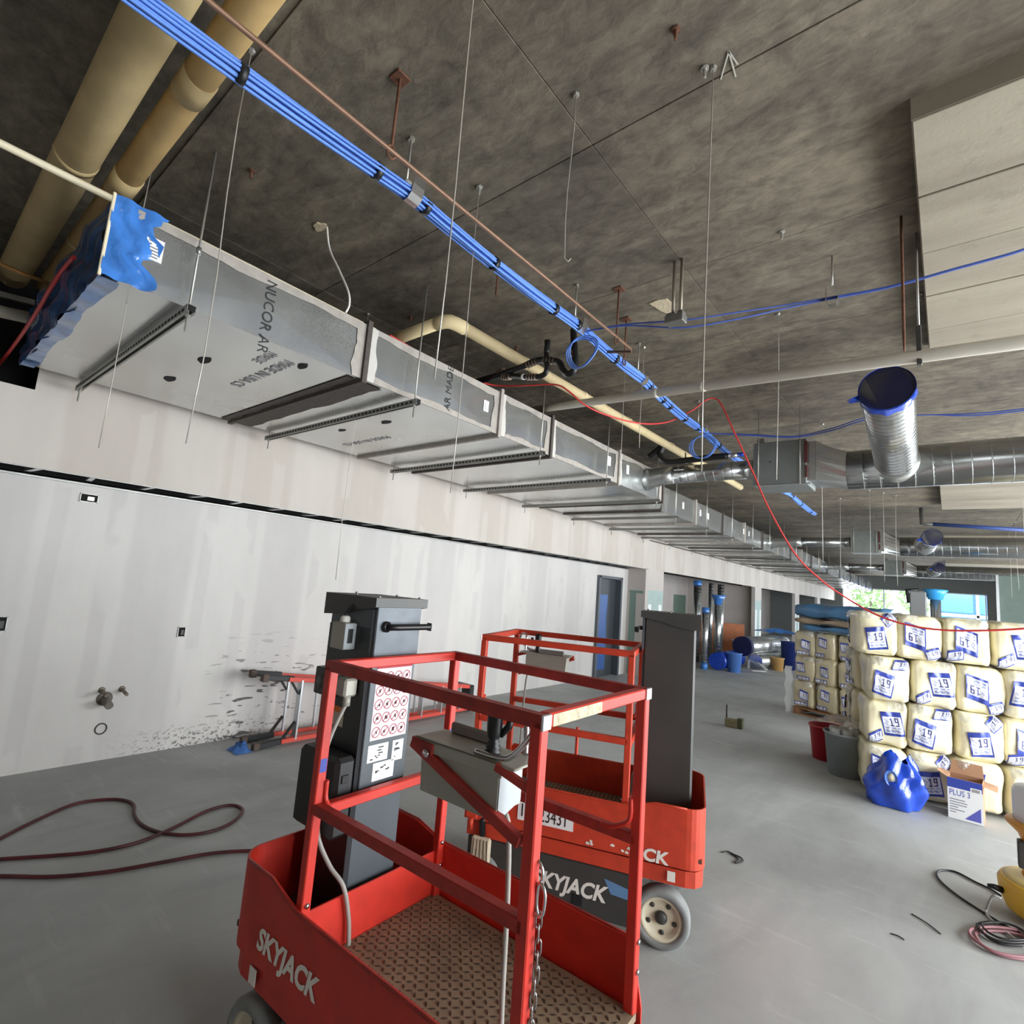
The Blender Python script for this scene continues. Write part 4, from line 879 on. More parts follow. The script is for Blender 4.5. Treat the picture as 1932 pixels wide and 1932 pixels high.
# second black hose farther along
bh2 = thing('hose_assembly', 'black hose with blue tip beside the further cable coil', 'hose', tuple(at(1330, 870, 'y', 6.0)))
H2 = lambda pts: [at(px, py, 'y', 6.1) for px, py in pts]
b = MB(); b.tube(smooth_path(H2([(1225,862), (1240,850), (1250,842), (1245,858), (1258,871), (1300,868), (1340,863), (1372,860)]), 5), .038, 12); b.build('hose', M_BLACKG, bh2)
b = MB(); b.cyl(H2([(1372,860)])[0], H2([(1392,858)])[0], .03, 12); b.build('fitting', M_CHROME, bh2)
b = MB(); b.cyl(H2([(1392,858)])[0], H2([(1405,857)])[0], .024, 12); b.build('blue_tip', M_FILMB, bh2)
b = MB(); b.cyl(H2([(1293,855)])[0], H2([(1295,875)])[0], .01, 8); b.build('bracket', M_STRUT, bh2)
# red air hoses
RH = [(735, 632, 2.3), (790, 664, 2.65), (850, 694, 3.0), (905, 720, 3.3), (945, 728, 3.45), (1000, 727, 3.5), (1050, 726, 3.55), (1075, 740, 3.6), (1105, 765, 3.7), (1150, 785, 3.95), (1210, 799, 4.4), (1260, 796, 4.9), (1305, 775, 5.0), (1330, 756, 5.05), (1348, 752, 5.1), (1362, 765, 5.1), (1385, 815, 5.1), (1420, 890, 5.15), (1450, 958, 5.2), (1500, 1045, 5.3), (1550, 1095, 5.4), (1600, 1130, 5.5), (1650, 1158, 5.5), (1700, 1176, 5.5), (1760, 1187, 5.5), (1830, 1190, 5.5), (1932, 1186, 5.5), (2100, 1170, 5.5)]
cable('air_hose', 'long red air hose looping from the duct down across the insulation stack', 'hose', [at(px, py, 'y', y) for px, py, y in RH], .0075, M_REDHOSE, 8, 6)
cable('air_hose', 'short red hose hanging past the blue plastic duct end', 'hose', [at(-40, 735, 'y', .44), at(20, 660, 'y', .42), at(62, 600, 'y', .42), at(95, 545, 'y', .42), at(118, 510, 'y', .43), at(140, 485, 'y', .44)], .011, M_REDHOSE, 8, 6)

# ------------------------------------------------------------------ round ducts with air terminal boxes, one set per bay
def spiral(b, p0, p1, r, n=28, pitch=.085, ridge=.004):
    """spiral-lock tube: smooth wall with thin slanted seam ridges"""
    p0, p1 = V(p0), V(p1); t = p1-p0; Ln = t.length; t = t.normalized(); b.cyl(p0, p1, r, n)
    sd = t.orthogonal().normalized(); up = t.cross(sd); q = pitch*.6
    while q < Ln-pitch*.6:
        c0 = p0+t*q; b.tube([c0+(sd*math.cos(a)+up*math.sin(a))*(r+ridge*.2)+t*(pitch*.45*math.sin(a/2)) for a in [2*PI*k_/n for k_ in range(n)]], ridge, 4, closed=True); q += pitch
    return b
def air_set(y, k_, L_):
    t = thing('air_terminal_box', L_[0], 'air box', (-1.4, y, 3.14), group='air terminal boxes')
    b = MB(); b.cbox(-1.68, -1.14, y-.22, y+.28, 3.14, 3.63, .006); bx_ = b.build('casing', mat('dull_galvanised', (128,132,128), .5, .55, var=.08, scale=6), t)
    b = MB(); b.cbox(-1.14, -1.06, y-.19, y+.25, 3.17, 3.60, .004); b.build('outlet_collar', M_GALV, t)
    b = MB(); b.lathe([(.008, 0), (.008, .003), (.001, .003)], 10, Matrix.Translation((-1.5, y-.22, 3.40)) @ Matrix.Rotation(PI/2, 4, 'X')); b.build('port', M_DARK, bx_)
    b = MB(); b.cbox(-1.16, -1.13, y-.235, y-.222, 3.36, 3.60, .002); b.cbox(-1.15, -1.13, y-.235, y-.222, 3.20, 3.33, .002); b.build('red_tape', mat('dull_red_tape', (88,38,36), .6), bx_, kind='stuff')
    b = MB(); b.cbox(-1.66, -1.58, y-.15, y-.05, 3.63, 3.70, .004); b.build('bracket', M_STRUT, t)
    b = MB(); b.cbox(-1.62, -1.1, y-.225, y-.215, 3.125, 3.14, .002); b.build('bottom_seam', M_ALU, bx_)
    b = MB()
    # square-to-round transition
    n = 24; ring0 = []; ring1 = []
    for q in range(n):
        a = 2*PI*q/n; ca, sa = math.cos(a), math.sin(a); m_ = max(abs(ca), abs(sa)); ring0.append((-1.06, y+.03+.22*ca/m_, 3.385+.215*sa/m_)); ring1.append((-.79, y+.03+.205*ca, 3.30+.205*sa))
    b.add(ring0+ring1, [(q, (q+1) % n, n+(q+1) % n, n+q) for q in range(n)]); b.build('transition', M_GALV, t)
    b = MB(); spiral(b, (-.79, y+.03, 3.30), (4.3, y+.03, 3.30), .205, pitch=.14); b.build('round_duct', M_SPIRAL, t)
    b = MB(); b.cyl((-.36, y+.03, 3.30), (-.36, y-.24, 3.32), .185, 28); b.build('saddle_tap', M_GALV, t)
    e = V((-.325, y-1.72, 3.52)) if k_ == 0 else V((-.22, y-1.4, 3.34)); s0 = V((-.37, y-.1, 3.31)); R_ = .172 if k_ == 0 else .15
    b = MB(); spiral(b, s0, e, R_, pitch=.075); br_ = b.build('branch_duct', M_SPIRAL, t)
    d = (e-s0).normalized(); up = V((0,0,1)); sd = d.cross(up).normalized(); up = sd.cross(d); MM = Matrix(((sd.x, up.x, d.x, e.x), (sd.y, up.y, d.y, e.y), (sd.z, up.z, d.z, e.z), (0,0,0,1)))
    b = MB(); rr_ = random.Random(5+k_); fr_ = [rr_.uniform(.0, .018) for _ in range(36)]
    def collar(u, v_):
        q = int(u*36) % 36; a = 2*PI*u; rr2 = R_+.006+fr_[q]*(1 if v_ < .6 else .4)*(1-abs(v_-.3)); return (rr2*math.cos(a), rr2*math.sin(a), -.09+.10*v_+.012*math.sin(9*a)*(1-v_))
    b.grid(36, 4, collar, MM); b.build('film_collar', M_FILMB, br_)
    b = MB(); b.lathe([(R_+.012, .0), (R_*.8, -.01), (R_*.4, -.022), (.001, -.026)], 36, MM); b.build('film_end', mat('navy_film', (8,14,62), .6), br_)
    b = MB(); b.add([(R_+.01, -.02, -.02), (R_+.085, -.045, -.02), (R_+.07, -.075, -.03), (R_-.02, -.07, -.03), (R_+.05, -.05, .01)], [(0,1,4), (1,2,4), (2,3,4), (3,0,4), (3,2,1,0)], MM); b.build('film_tail', M_FILMB, br_)
    # inlet run from the rectangular duct
    xs = DX1 if y < 7 else DX2
    b = MB(); spiral(b, (-2.72, y, 3.385), (-1.78, y, 3.385), .108, pitch=.11); rd = b.build('inlet_duct', M_SPIRAL, t)
    b = MB(); b.cyl((-1.80, y, 3.385), (-1.68, y, 3.385), .114, 24); b.build('inlet_collar', M_SPIRAL, t)
    b = MB(); b.tube([(xs, y, 3.35), (xs+.1, y, 3.36), (-2.84, y, 3.38), (-2.70, y, 3.385)], [.16, .125, .112, .111], 24); b.build('takeoff', M_GALV, t)
    if k_ == 0: b = MB(); b.add([(-2.66, y-.109, 3.35), (-2.53, y-.109, 3.35), (-2.53, y-.102, 3.43), (-2.66, y-.102, 3.43)], [(0,1,2,3)]); b.build('paper_tag', M_PAPER, rd)
    for x in (-1.62, -1.2): b = MB(); b.cyl((x, y-.235, 3.13), (x, y-.235, CZ-.004), .0055, 8); b.build('hanger_rod', M_ROD, t)
    return t
air_set(6.42, 0, ['galvanised air terminal box with large round duct, nearest and biggest one'])
air_set(14.15, 1, ['galvanised air terminal box with round duct in the second bay'])
air_set(21.9, 1, ['small far air terminal box with round duct, third bay'])
# blue pipe drop far right
bp = thing('blue_pipe', 'dark blue pipe with a short riser under the ceiling at far right', 'pipe', tuple(at(1745, 990, 'y', 11)))
b = MB(); b.tube([at(1738, 958, 'y', 11), at(1739, 988, 'y', 11), at(1760, 989, 'y', 11)], .03, 10); b.build('riser', M_MASTD, bp)
b = MB(); b.tube([at(1760, 989, 'y', 11), at(1970, 1002, 'y', 11)], .03, 12); b.build('run', mat('navy_pipe', (44,66,124), .5), bp)

# ------------------------------------------------------------------ hanger wires and odd rods from the slab
def wire(label, tx, ty, by, r=.0026, hook=False, name='hanger_wire', m=None):
    top = at(tx, ty, 'z', CZ-.004); bot = drop(top, by); pts = [top, bot]
    t = thing(name, label, 'wire', tuple(bot), group='hanger wires from the slab')
    rr_ = random.Random(int(tx)); k1, k2 = rr_.uniform(-.012, .012), rr_.uniform(-.012, .012)
    pts = [top.lerp(bot, f)+V((k1*math.sin(f*PI), k2*math.sin(f*2*PI), 0)) for f in (0, .2, .4, .6, .8, 1)]
    if hook: pts += [bot+V((.012, .01, -.012)), bot+V((.022, .015, .002))]
    b = MB(); b.tube(pts, r, 5); b.build('wire', m or M_WIRE, t)
    b = MB(); b.lathe([(.012, CZ-.016), (.016, CZ-.004)], 6, Matrix.Translation((top.x, top.y, 0)), smooth=False); b.build('anchor_clip', M_ROD, t)
for a in [('long thin wire in front of the duct, hanging farthest left', 290, 300, 845), ('long thin wire crossing the blue bundle at upper left', 475, 95, 837), ('bent thin wire ending in front of the wall left of the lift mast', 695, 592, 1094),
          ('long pale wire crossing the blue bundle at the picture centre', 905, -115, 715), ('fine wire just right of the long pale centre wire', 905, 352, 930), ('long pale wire reaching down to the round inlet duct', 1346, 128, 890),
          ('thin wire below the blue cable coil in front of the duct', 1180, 700, 900), ('thin wire in front of the yellow pipe, left of white pipe', 1215, 655, 845), ('thin wire beside the air box crossing the thin dark cables', 1468, 592, 905),
          ('thin wire hanging left of the large round branch duct', 1552, 800, 1060), ('first of the wires below the round duct, by the red hose', 1585, 940, 1090), ('second wire below the round duct', 1640, 925, 1080), ('third wire below the round duct', 1666, 930, 1098), ('fourth wire below the round duct', 1690, 935, 1105),
          ('wire hanging in front of the green board at far right', 1903, 1000, 1128), ('wire hanging at the far right edge', 1916, 985, 1112), ('short wire next to the right picture edge', 1926, 905, 1030)]: wire(a[0], a[1], a[2], a[3])
wire('short pale wire with a hooked end hanging from the open ceiling', 1087, 178, 488, .0026, True)
for (px, py, lb) in ((905, 352, 'small silver anchor in the ceiling above the centre'), (1330, 128, 'silver anchor cluster beside the chalk arrow'), (1275, 55, 'short rusty bolt stub in the ceiling near the top'), (1475, 437, 'silver anchor near the dark shadow patch'), (475, 322, 'tiny bolt in the ceiling above the duct print'), (1735, 555, 'silver anchor beside the drop panel edge'), (975, 655, 'rusty anchor near the yellow pipe'), (775, 598, 'rusty anchor above the yellow elbow')):
    p = at(px, py, 'z', CZ-.004); b = MB(); b.lathe([(.018, CZ-.004), (.018, CZ-.010), (.008, CZ-.012), (.007, CZ-.05), (.001, CZ-.052)][::-1], 8, Matrix.Translation((p.x, p.y, 0)), smooth=False)
    o = b.build('ceiling_anchor', M_ROD if 'silver' in lb else M_RUST); tag(o, lb, 'anchor', 'loose ceiling anchors')

# ------------------------------------------------------------------ fixtures on the left wall
def outlet(label, px, py, w_, h_, plate):
    p = at(px, py, 'x', XW); t = thing('outlet_box', label, 'outlet box', (XW, p.y, p.z-h_/2), group='open outlet boxes in the wall')
    b = MB(); e = .006
    for (y0, y1, z0, z1) in ((p.y-w_/2, p.y+w_/2, p.z-h_/2, p.z-h_/2+e), (p.y-w_/2, p.y+w_/2, p.z+h_/2-e, p.z+h_/2), (p.y-w_/2, p.y-w_/2+e, p.z-h_/2, p.z+h_/2), (p.y+w_/2-e, p.y+w_/2, p.z-h_/2, p.z+h_/2)): b.box(XW, XW+.012, y0, y1, z0, z1)
    b.box(XW+.001, XW+.003, p.y-w_/2, p.y+w_/2, p.z-h_/2, p.z+h_/2, mi=1); b.build('box_rim', [M_STRUT, M_DARK], t)
    b = MB(); b.cbox(XW+.003, XW+.010, p.y-w_*.1, p.y+w_*.3, p.z-h_*.3, p.z+h_*.2, .002); b.build('wire_stub', M_ROD if plate else M_MASTD, t)
outlet('silver rimmed outlet box high on the wall at left', 168, 940, .13, .075, True); outlet('black open outlet box low on the wall left of the lift', 342, 1192, .07, .10, False); outlet('outlet box cut by the left picture edge', 0, 1177, .08, .12, False)
def stub(label, px, py, L_, r, m, up=.0):
    p = at(px, py, 'x', XW); b = MB(); b.tube([(XW, p.y, p.z), (XW+L_, p.y, p.z+up)], r, 14); b.lathe([(r*1.9, 0), (r*1.9, .006), (r, .008)], 16, Matrix.Translation((XW, p.y, p.z)) @ Matrix.Rotation(PI/2, 4, 'Y'))
    tag(b.build('pipe_stub', m), label, 'pipe stub', 'rough-in pipe stubs')
m_st = mat('stub_brass', (122,112,98), .45, .5)
stub('left thin pipe stub sticking out of the wall', 192, 1302, .16, .014, m_st, -.02); stub('right thin pipe stub with bright end sticking out of the wall', 230, 1300, .16, .014, m_st, -.02); stub('thick waste pipe stub below the two thin stubs', 197, 1318, .17, .032, mat('stub_grey', (108,102,94), .6), -.03)
p = at(190, 1375, 'x', XW); b = MB(); b.tube([(XW+.003, p.y+.042*math.cos(a), p.z+.045*math.sin(a)) for a in [2*PI*q/22 for q in range(22)]], .006, 6, closed=True); tag(b.build('cutout_ring', M_MASTD), 'dark ring around a cut-out low on the wall below the stubs', 'ring')

# ------------------------------------------------------------------ stepladder lying on its side along the wall
ld = thing('step_ladder', 'red stepladder with aluminium steps lying on its side along the wall', 'ladder', (-5.45, 4.2, 0))
m_fib = mat('red_fibreglass', (204,70,54), .5, var=.06); Y0, Y1 = 2.98, 5.72
def lr(f, up, xo):  # rail positions: f along, up 0/1
    z = .045 if up == 0 else .665-(.665-.34)*f; return V((xo+.03*f, Y0+(Y1-Y0)*f, z))
for (xo, nm) in ((-5.36, 'front'), (-5.62, 'rear')):
    for up in (0, 1):
        a_, c_ = lr(0, up, xo), lr(1, up, xo+(.0 if nm == 'front' else .20)); b = MB(); b.sqtube(a_, c_, .030 if nm == 'rear' else .075, .045); b.build('rail', m_fib, ld)
        f0 = V((xo, 2.74, .032 if up == 0 else .70)); b = MB(); b.sqtube(f0, a_+V((0,.06,0)), .05, .055); ft = b.build('foot', M_BLACK, ld)
        b = MB(); b.cbox(xo-.035, xo+.035, 2.70, 2.76, max(.002, f0.z-.04), f0.z+.035, .006); b.build('foot_pad', mat('brown_rubber', (88,74,66), .8), ft)
        k_ = lr(.10, 0, xo) if up == 0 else lr(.10, 1, xo); b = MB(); b.sqtube(V((xo, 2.98, f0.z)), V((xo, 3.12, .22 if up == 0 else .50)), .045, .012); b.build('foot_brace', M_BLACK, ld)
    for i in range(8):
        f = .055+.125*i; a_, c_ = lr(f, 0, xo+(0 if nm == 'front' else .2*f)), lr(f, 1, xo+(0 if nm == 'front' else .2*f)); b = MB()
        if nm == 'front': b.sqtube(a_, c_, .08, .022, (0,1,0))
        else: b.sqtube(a_, c_, .028, .022, (0,1,0))
        stp = b.build('step', M_ALU, ld)
    if nm == 'front':
        for up, f in ((0, .20), (1, .20)):
            a_ = lr(f, up, xo); c_ = lr(f+.075, 0, xo).lerp(lr(f+.075, 1, xo), .3 if up == 0 else .7); b = MB(); b.sqtube(a_, c_, .02, .008); b.build('step_brace', M_ALU, ld)
b = MB(); b.cbox(-5.62, -5.28, Y1-.02, Y1+.07, .012, .36, .012); b.build('top_cap', M_BLACK, ld)
b = MB(); rr_ = random.Random(9); b.grid(12, 8, lambda u, v_: (-5.44+.22*(u-.5)+.03*rr_.random(), 2.60+.16*(v_-.5)+.02*rr_.random(), .004+.075*math.sin(u*PI)*math.sin(v_*PI)*(.5+rr_.random()))); tag(b.build('blue_rag', mat('rag_blue', (66,112,178), .7)), 'crumpled blue rag on the floor at the ladder foot', 'rag')

# ------------------------------------------------------------------ hoses and scraps on the floor
def floorpts(L_, z=.012): return [at(px, py, 'z', z) for px, py in L_]
cable('floor_hose', 'dark red hose looping over the floor on the left', 'hose', floorpts([(-80,1628), (0,1621), (90,1615), (170,1608), (240,1595), (290,1578), (335,1558), (390,1530), (435,1519), (458,1528), (440,1550), (400,1568), (350,1575), (300,1570), (268,1556), (254,1538), (252,1518), (230,1509), (190,1509), (140,1517), (80,1542), (0,1582), (-70,1625)]), .011, M_DARKHOSE, 8, 6)
cable('floor_hose', 'dark red hose running straight over the floor to the near lift', 'hose', floorpts([(-80,1656), (0,1653), (100,1654), (200,1645), (300,1628), (400,1610), (480,1605), (540,1606), (620,1612), (720,1620)]), .011, M_DARKHOSE, 8, 6)
cable('power_cord', 'black cord making a wide loop left of the yellow machine', 'cord', floorpts([(1888,1690), (1870,1678), (1840,1664), (1810,1648), (1790,1642), (1772,1643), (1768,1652), (1780,1668), (1810,1692), (1850,1718), (1900,1748), (1960,1780)], .008), .007, M_BLACK, 8, 6)
cable('power_cord', 'grey white cord hanging from the yellow machine into the coil', 'cord', [at(1889,1695,'z',.16), at(1874,1690,'z',.16), at(1866,1702,'z',.10), at(1862,1714,'z',.03), at(1860,1722,'z',.010), at(1870,1735,'z',.01), at(1890,1752,'z',.012), at(1932,1785,'z',.012)], .007, mat('grey_white_cord', (170,170,166), .5), 8, 6)
def ccoil(label, px, py, rx, ry, n, m, r, seed, rot):
    rr_ = random.Random(seed); c_ = at(px, py, 'z', 0); pts = []
    for q in range(n*14):
        a = 2*PI*q/14; k_ = 1+.12*math.sin(a*.37+seed)+.06*rr_.random(); u, v_ = rx*k_*math.cos(a), ry*k_*math.sin(a)
        pts.append((c_.x+u*math.cos(rot)-v_*math.sin(rot), c_.y+u*math.sin(rot)+v_*math.cos(rot), r+.004+.010*(q//14)+.004*math.sin(a*3)))
    cable('cord_coil', label, 'cord', pts, r, m, 6, 3)
ccoil('untidy coil of black cord on the floor at the right edge', 1895, 1770, .13, .09, 4, M_BLACK, .006, 3, .9)
ccoil('loose coil of dusty pink hose on the floor at the right edge', 1905, 1785, .19, .12, 2, mat('pink_hose', (150,104,108), .5), .009, 5, .9)
for (pa, pb, lb) in (((1720,1724), (1775,1762), 'bent black wire offcut on the right floor'), ((1680,1761), (1706,1773), 'short wire offcut left of the bent one on the floor')):
    cable('wire_scrap', lb, 'wire', [at(*pa,'z',.004), at((pa[0]+pb[0])/2+2, (pa[1]+pb[1])/2-1, 'z', .006), at(*pb,'z',.004)], .0035, M_BLACK, 5, 4)
cable('wire_scrap', 'tangled black wire scrap on the floor right of the rear lift', 'wire', floorpts([(1362,1608), (1372,1606), (1385,1612), (1398,1618), (1402,1624), (1396,1627), (1386,1628), (1393,1620), (1378,1610)], .006), .0045, M_BLACK, 5, 5)
# small spray bottle and tray standing alone on the floor
bt = at(1385, 1372, 'z', 0); t = thing('tool_tray', 'small olive box with upright rod standing alone on the floor', 'tool', (bt.x, bt.y, 0))
b = MB(); b.cbox(bt.x-.12, bt.x+.06, bt.y-.06, bt.y+.06, .0, .11, .008); b.build('box', mat('olive_tan', (128,118,90), .7, var=.2, scale=20), t)
b = MB(); b.cbox(bt.x+.05, bt.x+.13, bt.y-.05, bt.y+.05, .0, .14, .01); b.build('lid_block', mat('olive_dark', (74,76,48), .6), t)
b = MB(); b.cyl((bt.x-.11, bt.y, .10), (bt.x-.11, bt.y, .30), .012, 8); b.build('rod', M_MASTD, t)
# a red post standing behind the rear lift
p = at(1090, 1372, 'y', 4.1); b = MB(); b.sqtube((p.x, p.y, .0), (p.x, p.y, p.z), .022, .022, (1,0,0)); tag(b.build('steel_stake', M_REDO), 'thin rusty red stake standing up behind the rear lift platform', 'stake')

# ------------------------------------------------------------------ bagged insulation
DIG = {'1': ['010','110','010','010','010','010','111'], '9': ['111','101','101','111','001','001','111']}
def label_mi(i, j, nc, nr):
    """bitmap of the printed panel: blue frame, text bars, the number 19"""
    if i == 0 or i == nc-1 or j <= 1: return 0
    if j >= nr-4: return 0
    if 3 <= j <= 4 and 2 <= i <= nc-3: return 2 if (i*7+j*3) % 4 else 1
    if j == 6 and 1 < i < nc-2: return 2 if i % 5 else 1
    for ch, x0 in (('1', nc-10), ('9', nc-6)):
        q, r_ = i-x0, j-8
        if 0 <= q < 3 and 0 <= r_ < 7 and DIG[ch][6-r_][q] == '1': return 3
    if 9 <= j <= 13 and 2 <= i <= nc-12: return 2 if (i+j) % 3 == 0 else 1
    return 1
M_LGREY = mat('label_bars', (146,154,196), .4, coat=.2)
class BagShape:
    def __init__(s, w_, d_, h_, seed, n=6.5):
        s.a, s.b, s.c, s.n = w_/2, d_/2, h_/2, n; s.o = V((seed*13.7, seed*5.1, seed*2.3))
    def front(s, x, z):
        k_ = 1-abs(x/s.a)**s.n-abs(z/s.c)**s.n; y = -s.b*max(k_, .0)**(1/s.n)
        return y-.034*(noise.noise(V((x*7, z*4, 0))+s.o))-.012*noise.noise(V((x*24, z*14, 3))+s.o)
def bag_mesh(S, m):
    b = MB(); N = 14
    def sup(c_, s_): return math.copysign(abs(c_)**(2/S.n), c_), math.copysign(abs(s_)**(2/S.n), s_)
    nu, nv = 64, 36
    def fn(u, v_):
        th = 2*PI*u; ph = -PI/2+PI*v_; c1, s1 = sup(math.cos(th), math.sin(th)); c2, s2 = sup(math.cos(ph), math.sin(ph))
        p = V((S.a*c2*c1, S.b*c2*s1, S.c*s2))
        nn = p.normalized(); k_ = .034*noise.noise(V((p.x*7, p.z*4, 0 if p.y < 0 else 5))+S.o)+.012*noise.noise(V((p.x*24, p.z*14, 3))+S.o)
        q = p.copy(); d_ = V((p.x/S.a**2, p.y/S.b**2, p.z/S.c**2)).normalized()
        return q+d_*k_*(abs(s2) < .96)
    b.grid(nu, nv, fn); return b
def bag_label(S, cx, cz, w_, h_, rot, warp, lift_=.013):
    b = MB(); nc, nr = 16, 20; ca, sa = math.cos(rot), math.sin(rot)
    def fn(u, v_):
        x, z = (u-.5)*w_, (v_-.5)*h_+warp*(u-.5)*w_; X, Z = cx+x*ca-z*sa, cz+x*sa+z*ca
        X = max(-S.a*.97, min(S.a*.97, X)); Z = max(-S.c*.97, min(S.c*.97, Z))
        return (X, S.front(X, Z)-lift_, Z)
    b.grid(nc, nr, fn, None, lambda i, j: label_mi(i, j, nc, nr)); return b
LM = [M_LBLUE, M_LWHITE, M_LGREY, M_LINK]
def make_bag(seed, w_, d_, h_, m, labels):
    S = BagShape(w_, d_, h_, seed); me = bag_mesh(S, m).mesh('insulation_bag', m, V((0,0,0))); ls = []
    for (cx, cz, lw, lh, rot, wp_) in labels: ls.append(bag_label(S, cx, cz, lw, lh, rot, wp_).mesh('printed_label', LM, V((0,0,0))))
    # gathered clear flap at one upper corner
    rf = random.Random(seed*3); x0, x1 = (-.9, -.1) if seed % 2 else (.0, .9); b = MB()
    b.grid(12, 6, lambda u, v_: (S.a*(x0+(x1-x0)*u), S.front(S.a*(x0+(x1-x0)*u)*.95, S.c*(.62+.30*v_))-.016-.03*rf.random()*math.sin(u*PI), S.c*(.60+.36*v_+.08*rf.random())))
    return me, ls, b.mesh('film_flap', M_CLEAR, V((0,0,0)))
BW, BH, BD = .375, .455, .62
rv = random.Random(21); VAR = []
for q in range(7):
    lab = [(rv.uniform(-.07, .06), rv.uniform(-.07, .05), .175, .235, rv.choice([0, PI])+rv.uniform(-.2, .2), rv.uniform(-.45, .2))]
    if q % 3 != 1: lab.append((rv.choice([-.10, .10]), (-.15 if lab[0][1] > -.01 else .16), .13, .11, rv.uniform(-.6, .6), rv.uniform(-.5, .5)))
    VAR.append(make_bag(q+1, BW*1.0, BD, BH*1.0, M_BAG, lab))
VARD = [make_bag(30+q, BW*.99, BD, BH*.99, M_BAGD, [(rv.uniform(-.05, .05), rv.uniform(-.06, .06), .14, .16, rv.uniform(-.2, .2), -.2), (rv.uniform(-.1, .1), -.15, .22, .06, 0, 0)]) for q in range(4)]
def place_bag(var, loc, rz, label, group, tilt=0, sz=1, cat='insulation bag'):
    me, ls, fl = var; o = bpy.data.objects.new('insulation_bag', me); COL.objects.link(o); o.location = loc; o.rotation_euler = (tilt, 0, rz); o.scale = (1, 1, sz); tag(o, label, cat, group)
    c_ = bpy.data.objects.new('film_flap', fl); COL.objects.link(c_); c_.parent = o
    for l in ls: c_ = bpy.data.objects.new('printed_label', l); COL.objects.link(c_); c_.parent = o
    return o
rows = ['bottom', 'second lowest', 'third', 'top']; cols = ['leftmost', 'second from left', 'third from left', 'rightmost']
# front stack, corner on the floor at (-.66, 6.86), long face turned towards the windows on the right
A0 = math.radians(14); ux, uy = V((math.cos(A0), math.sin(A0), 0)), V((-math.sin(A0), math.cos(A0), 0)); C0 = V((-.70, 6.84, 0))
for r_ in range(4):
    for c_ in range(4):
        off = .02*math.sin(r_*2.3+c_*1.7)+(-.03 if r_ == 3 else 0)+(.03 if r_ == 1 else 0); sh = (-.07 if r_ == 3 else .02*r_-.02)
        p = C0+ux*(BW*(c_+.5)+sh)+uy*(BD/2+off+.015*r_)+V((0,0,.02+BH*(r_+.5)))
        place_bag(VAR[(r_*3+c_*2+r_*c_) % 7], p, A0+rv.uniform(-.05, .05), 'cream plastic bag of insulation, %s row of the front stack, %s' % (rows[r_], cols[c_]), 'front stack of insulation bags', rv.uniform(-.03, .03))
# shaded left end of the same stack: bags laid the other way round
for r_ in range(4):
    for c_ in range(2):
        p = C0+ux*(BD/2-.05+.02*r_)+uy*(BD+.06+BW*(c_+.5))+V((0,0,.02+BH*(r_+.5)))
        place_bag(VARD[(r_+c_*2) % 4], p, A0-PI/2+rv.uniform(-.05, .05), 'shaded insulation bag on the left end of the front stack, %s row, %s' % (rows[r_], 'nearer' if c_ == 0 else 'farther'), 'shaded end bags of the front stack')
# rear stack on its pallet, blue wrapped bundle on top
A1 = math.radians(-20); vx, vy = V((math.cos(A1), math.sin(A1), 0)), V((-math.sin(A1), math.cos(A1), 0)); C1 = V((-2.16, 10.62, 0))
pal = thing('pallet', 'wooden pallet under the rear insulation stack', 'pallet', tuple(C1+vx*.65+vy*.5), A1)
for i in range(5): b = MB(); b.cbox(-.65, .65, -.5+.22*i, -.5+.22*i+.12, .10, .122, .003); b.build('deck_board', M_WOOD, pal, local=True)
for x in (-.6, 0, .6): b = MB(); b.cbox(x-.045, x+.045, -.5, .5, .022, .10, .003); b.build('stringer', M_WOOD, pal, local=True)
for y_ in (-.45, .4): b = MB(); b.cbox(-.65, .65, y_-.05, y_+.05, 0, .022, .003); b.build('bottom_board', M_WOOD, pal, local=True)
for r_ in range(3):
    for c_ in range(4):
        p = C1+vx*(BW*(c_+.5)-.02+.012*math.sin(r_*2+c_))+vy*(BD/2+.02*r_)+V((0,0,.13+BH*(r_+.5)*.94))
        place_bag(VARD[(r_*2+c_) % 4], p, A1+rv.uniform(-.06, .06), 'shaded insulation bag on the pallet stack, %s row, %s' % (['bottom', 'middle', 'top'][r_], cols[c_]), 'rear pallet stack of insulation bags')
m_bl = mat('blue_wrap', (66,108,146), .35, var=.2, scale=5, coat=.3, bump=.4, bscale=9, stretch=(1,1,4))
def bundle(label, z0, z1, x0, x1, m, seed):
    b = MB()
    for (a_, c_) in [(x0, x1)]:
        def fn(u, v_):
            th = 2*PI*v_; cs, sn = math.cos(th), math.sin(th); k1 = math.copysign(abs(cs)**.45, cs); k2 = math.copysign(abs(sn)**.45, sn)
            e_ = min(1, min(u, 1-u)*14+.55); x = a_+(c_-a_)*u
            return C1+vx*x+vy*(.32+.34*k1*e_+.012*math.sin(u*23+seed))+V((0, 0, (z0+z1)/2+(z1-z0)/2*k2*(.75+.25*e_)+.014*math.sin(u*17+v_*9+seed)))
        b.grid(28, 20, fn)
        for u in (0, 1):
            pts = [fn(u, j/20) for j in range(20)]; b.add(pts, [tuple(range(20))])
    tag(b.build('wrapped_bundle', m), label, 'bundle', 'long bundles on the pallet stack')
bundle('upper blue wrapped insulation bundle on the rear stack', 1.665, 1.90, -.02, 1.5, m_bl, 1)
bundle('tan insulation bundle between the two blue ones on the rear stack', 1.555, 1.645, -.02, 1.5, mat('tan_batt', (150,132,112), .8, var=.15), 2)
bundle('lower blue wrapped bundle resting on the bags of the rear stack', 1.445, 1.535, .15, 1.5, m_bl, 3)
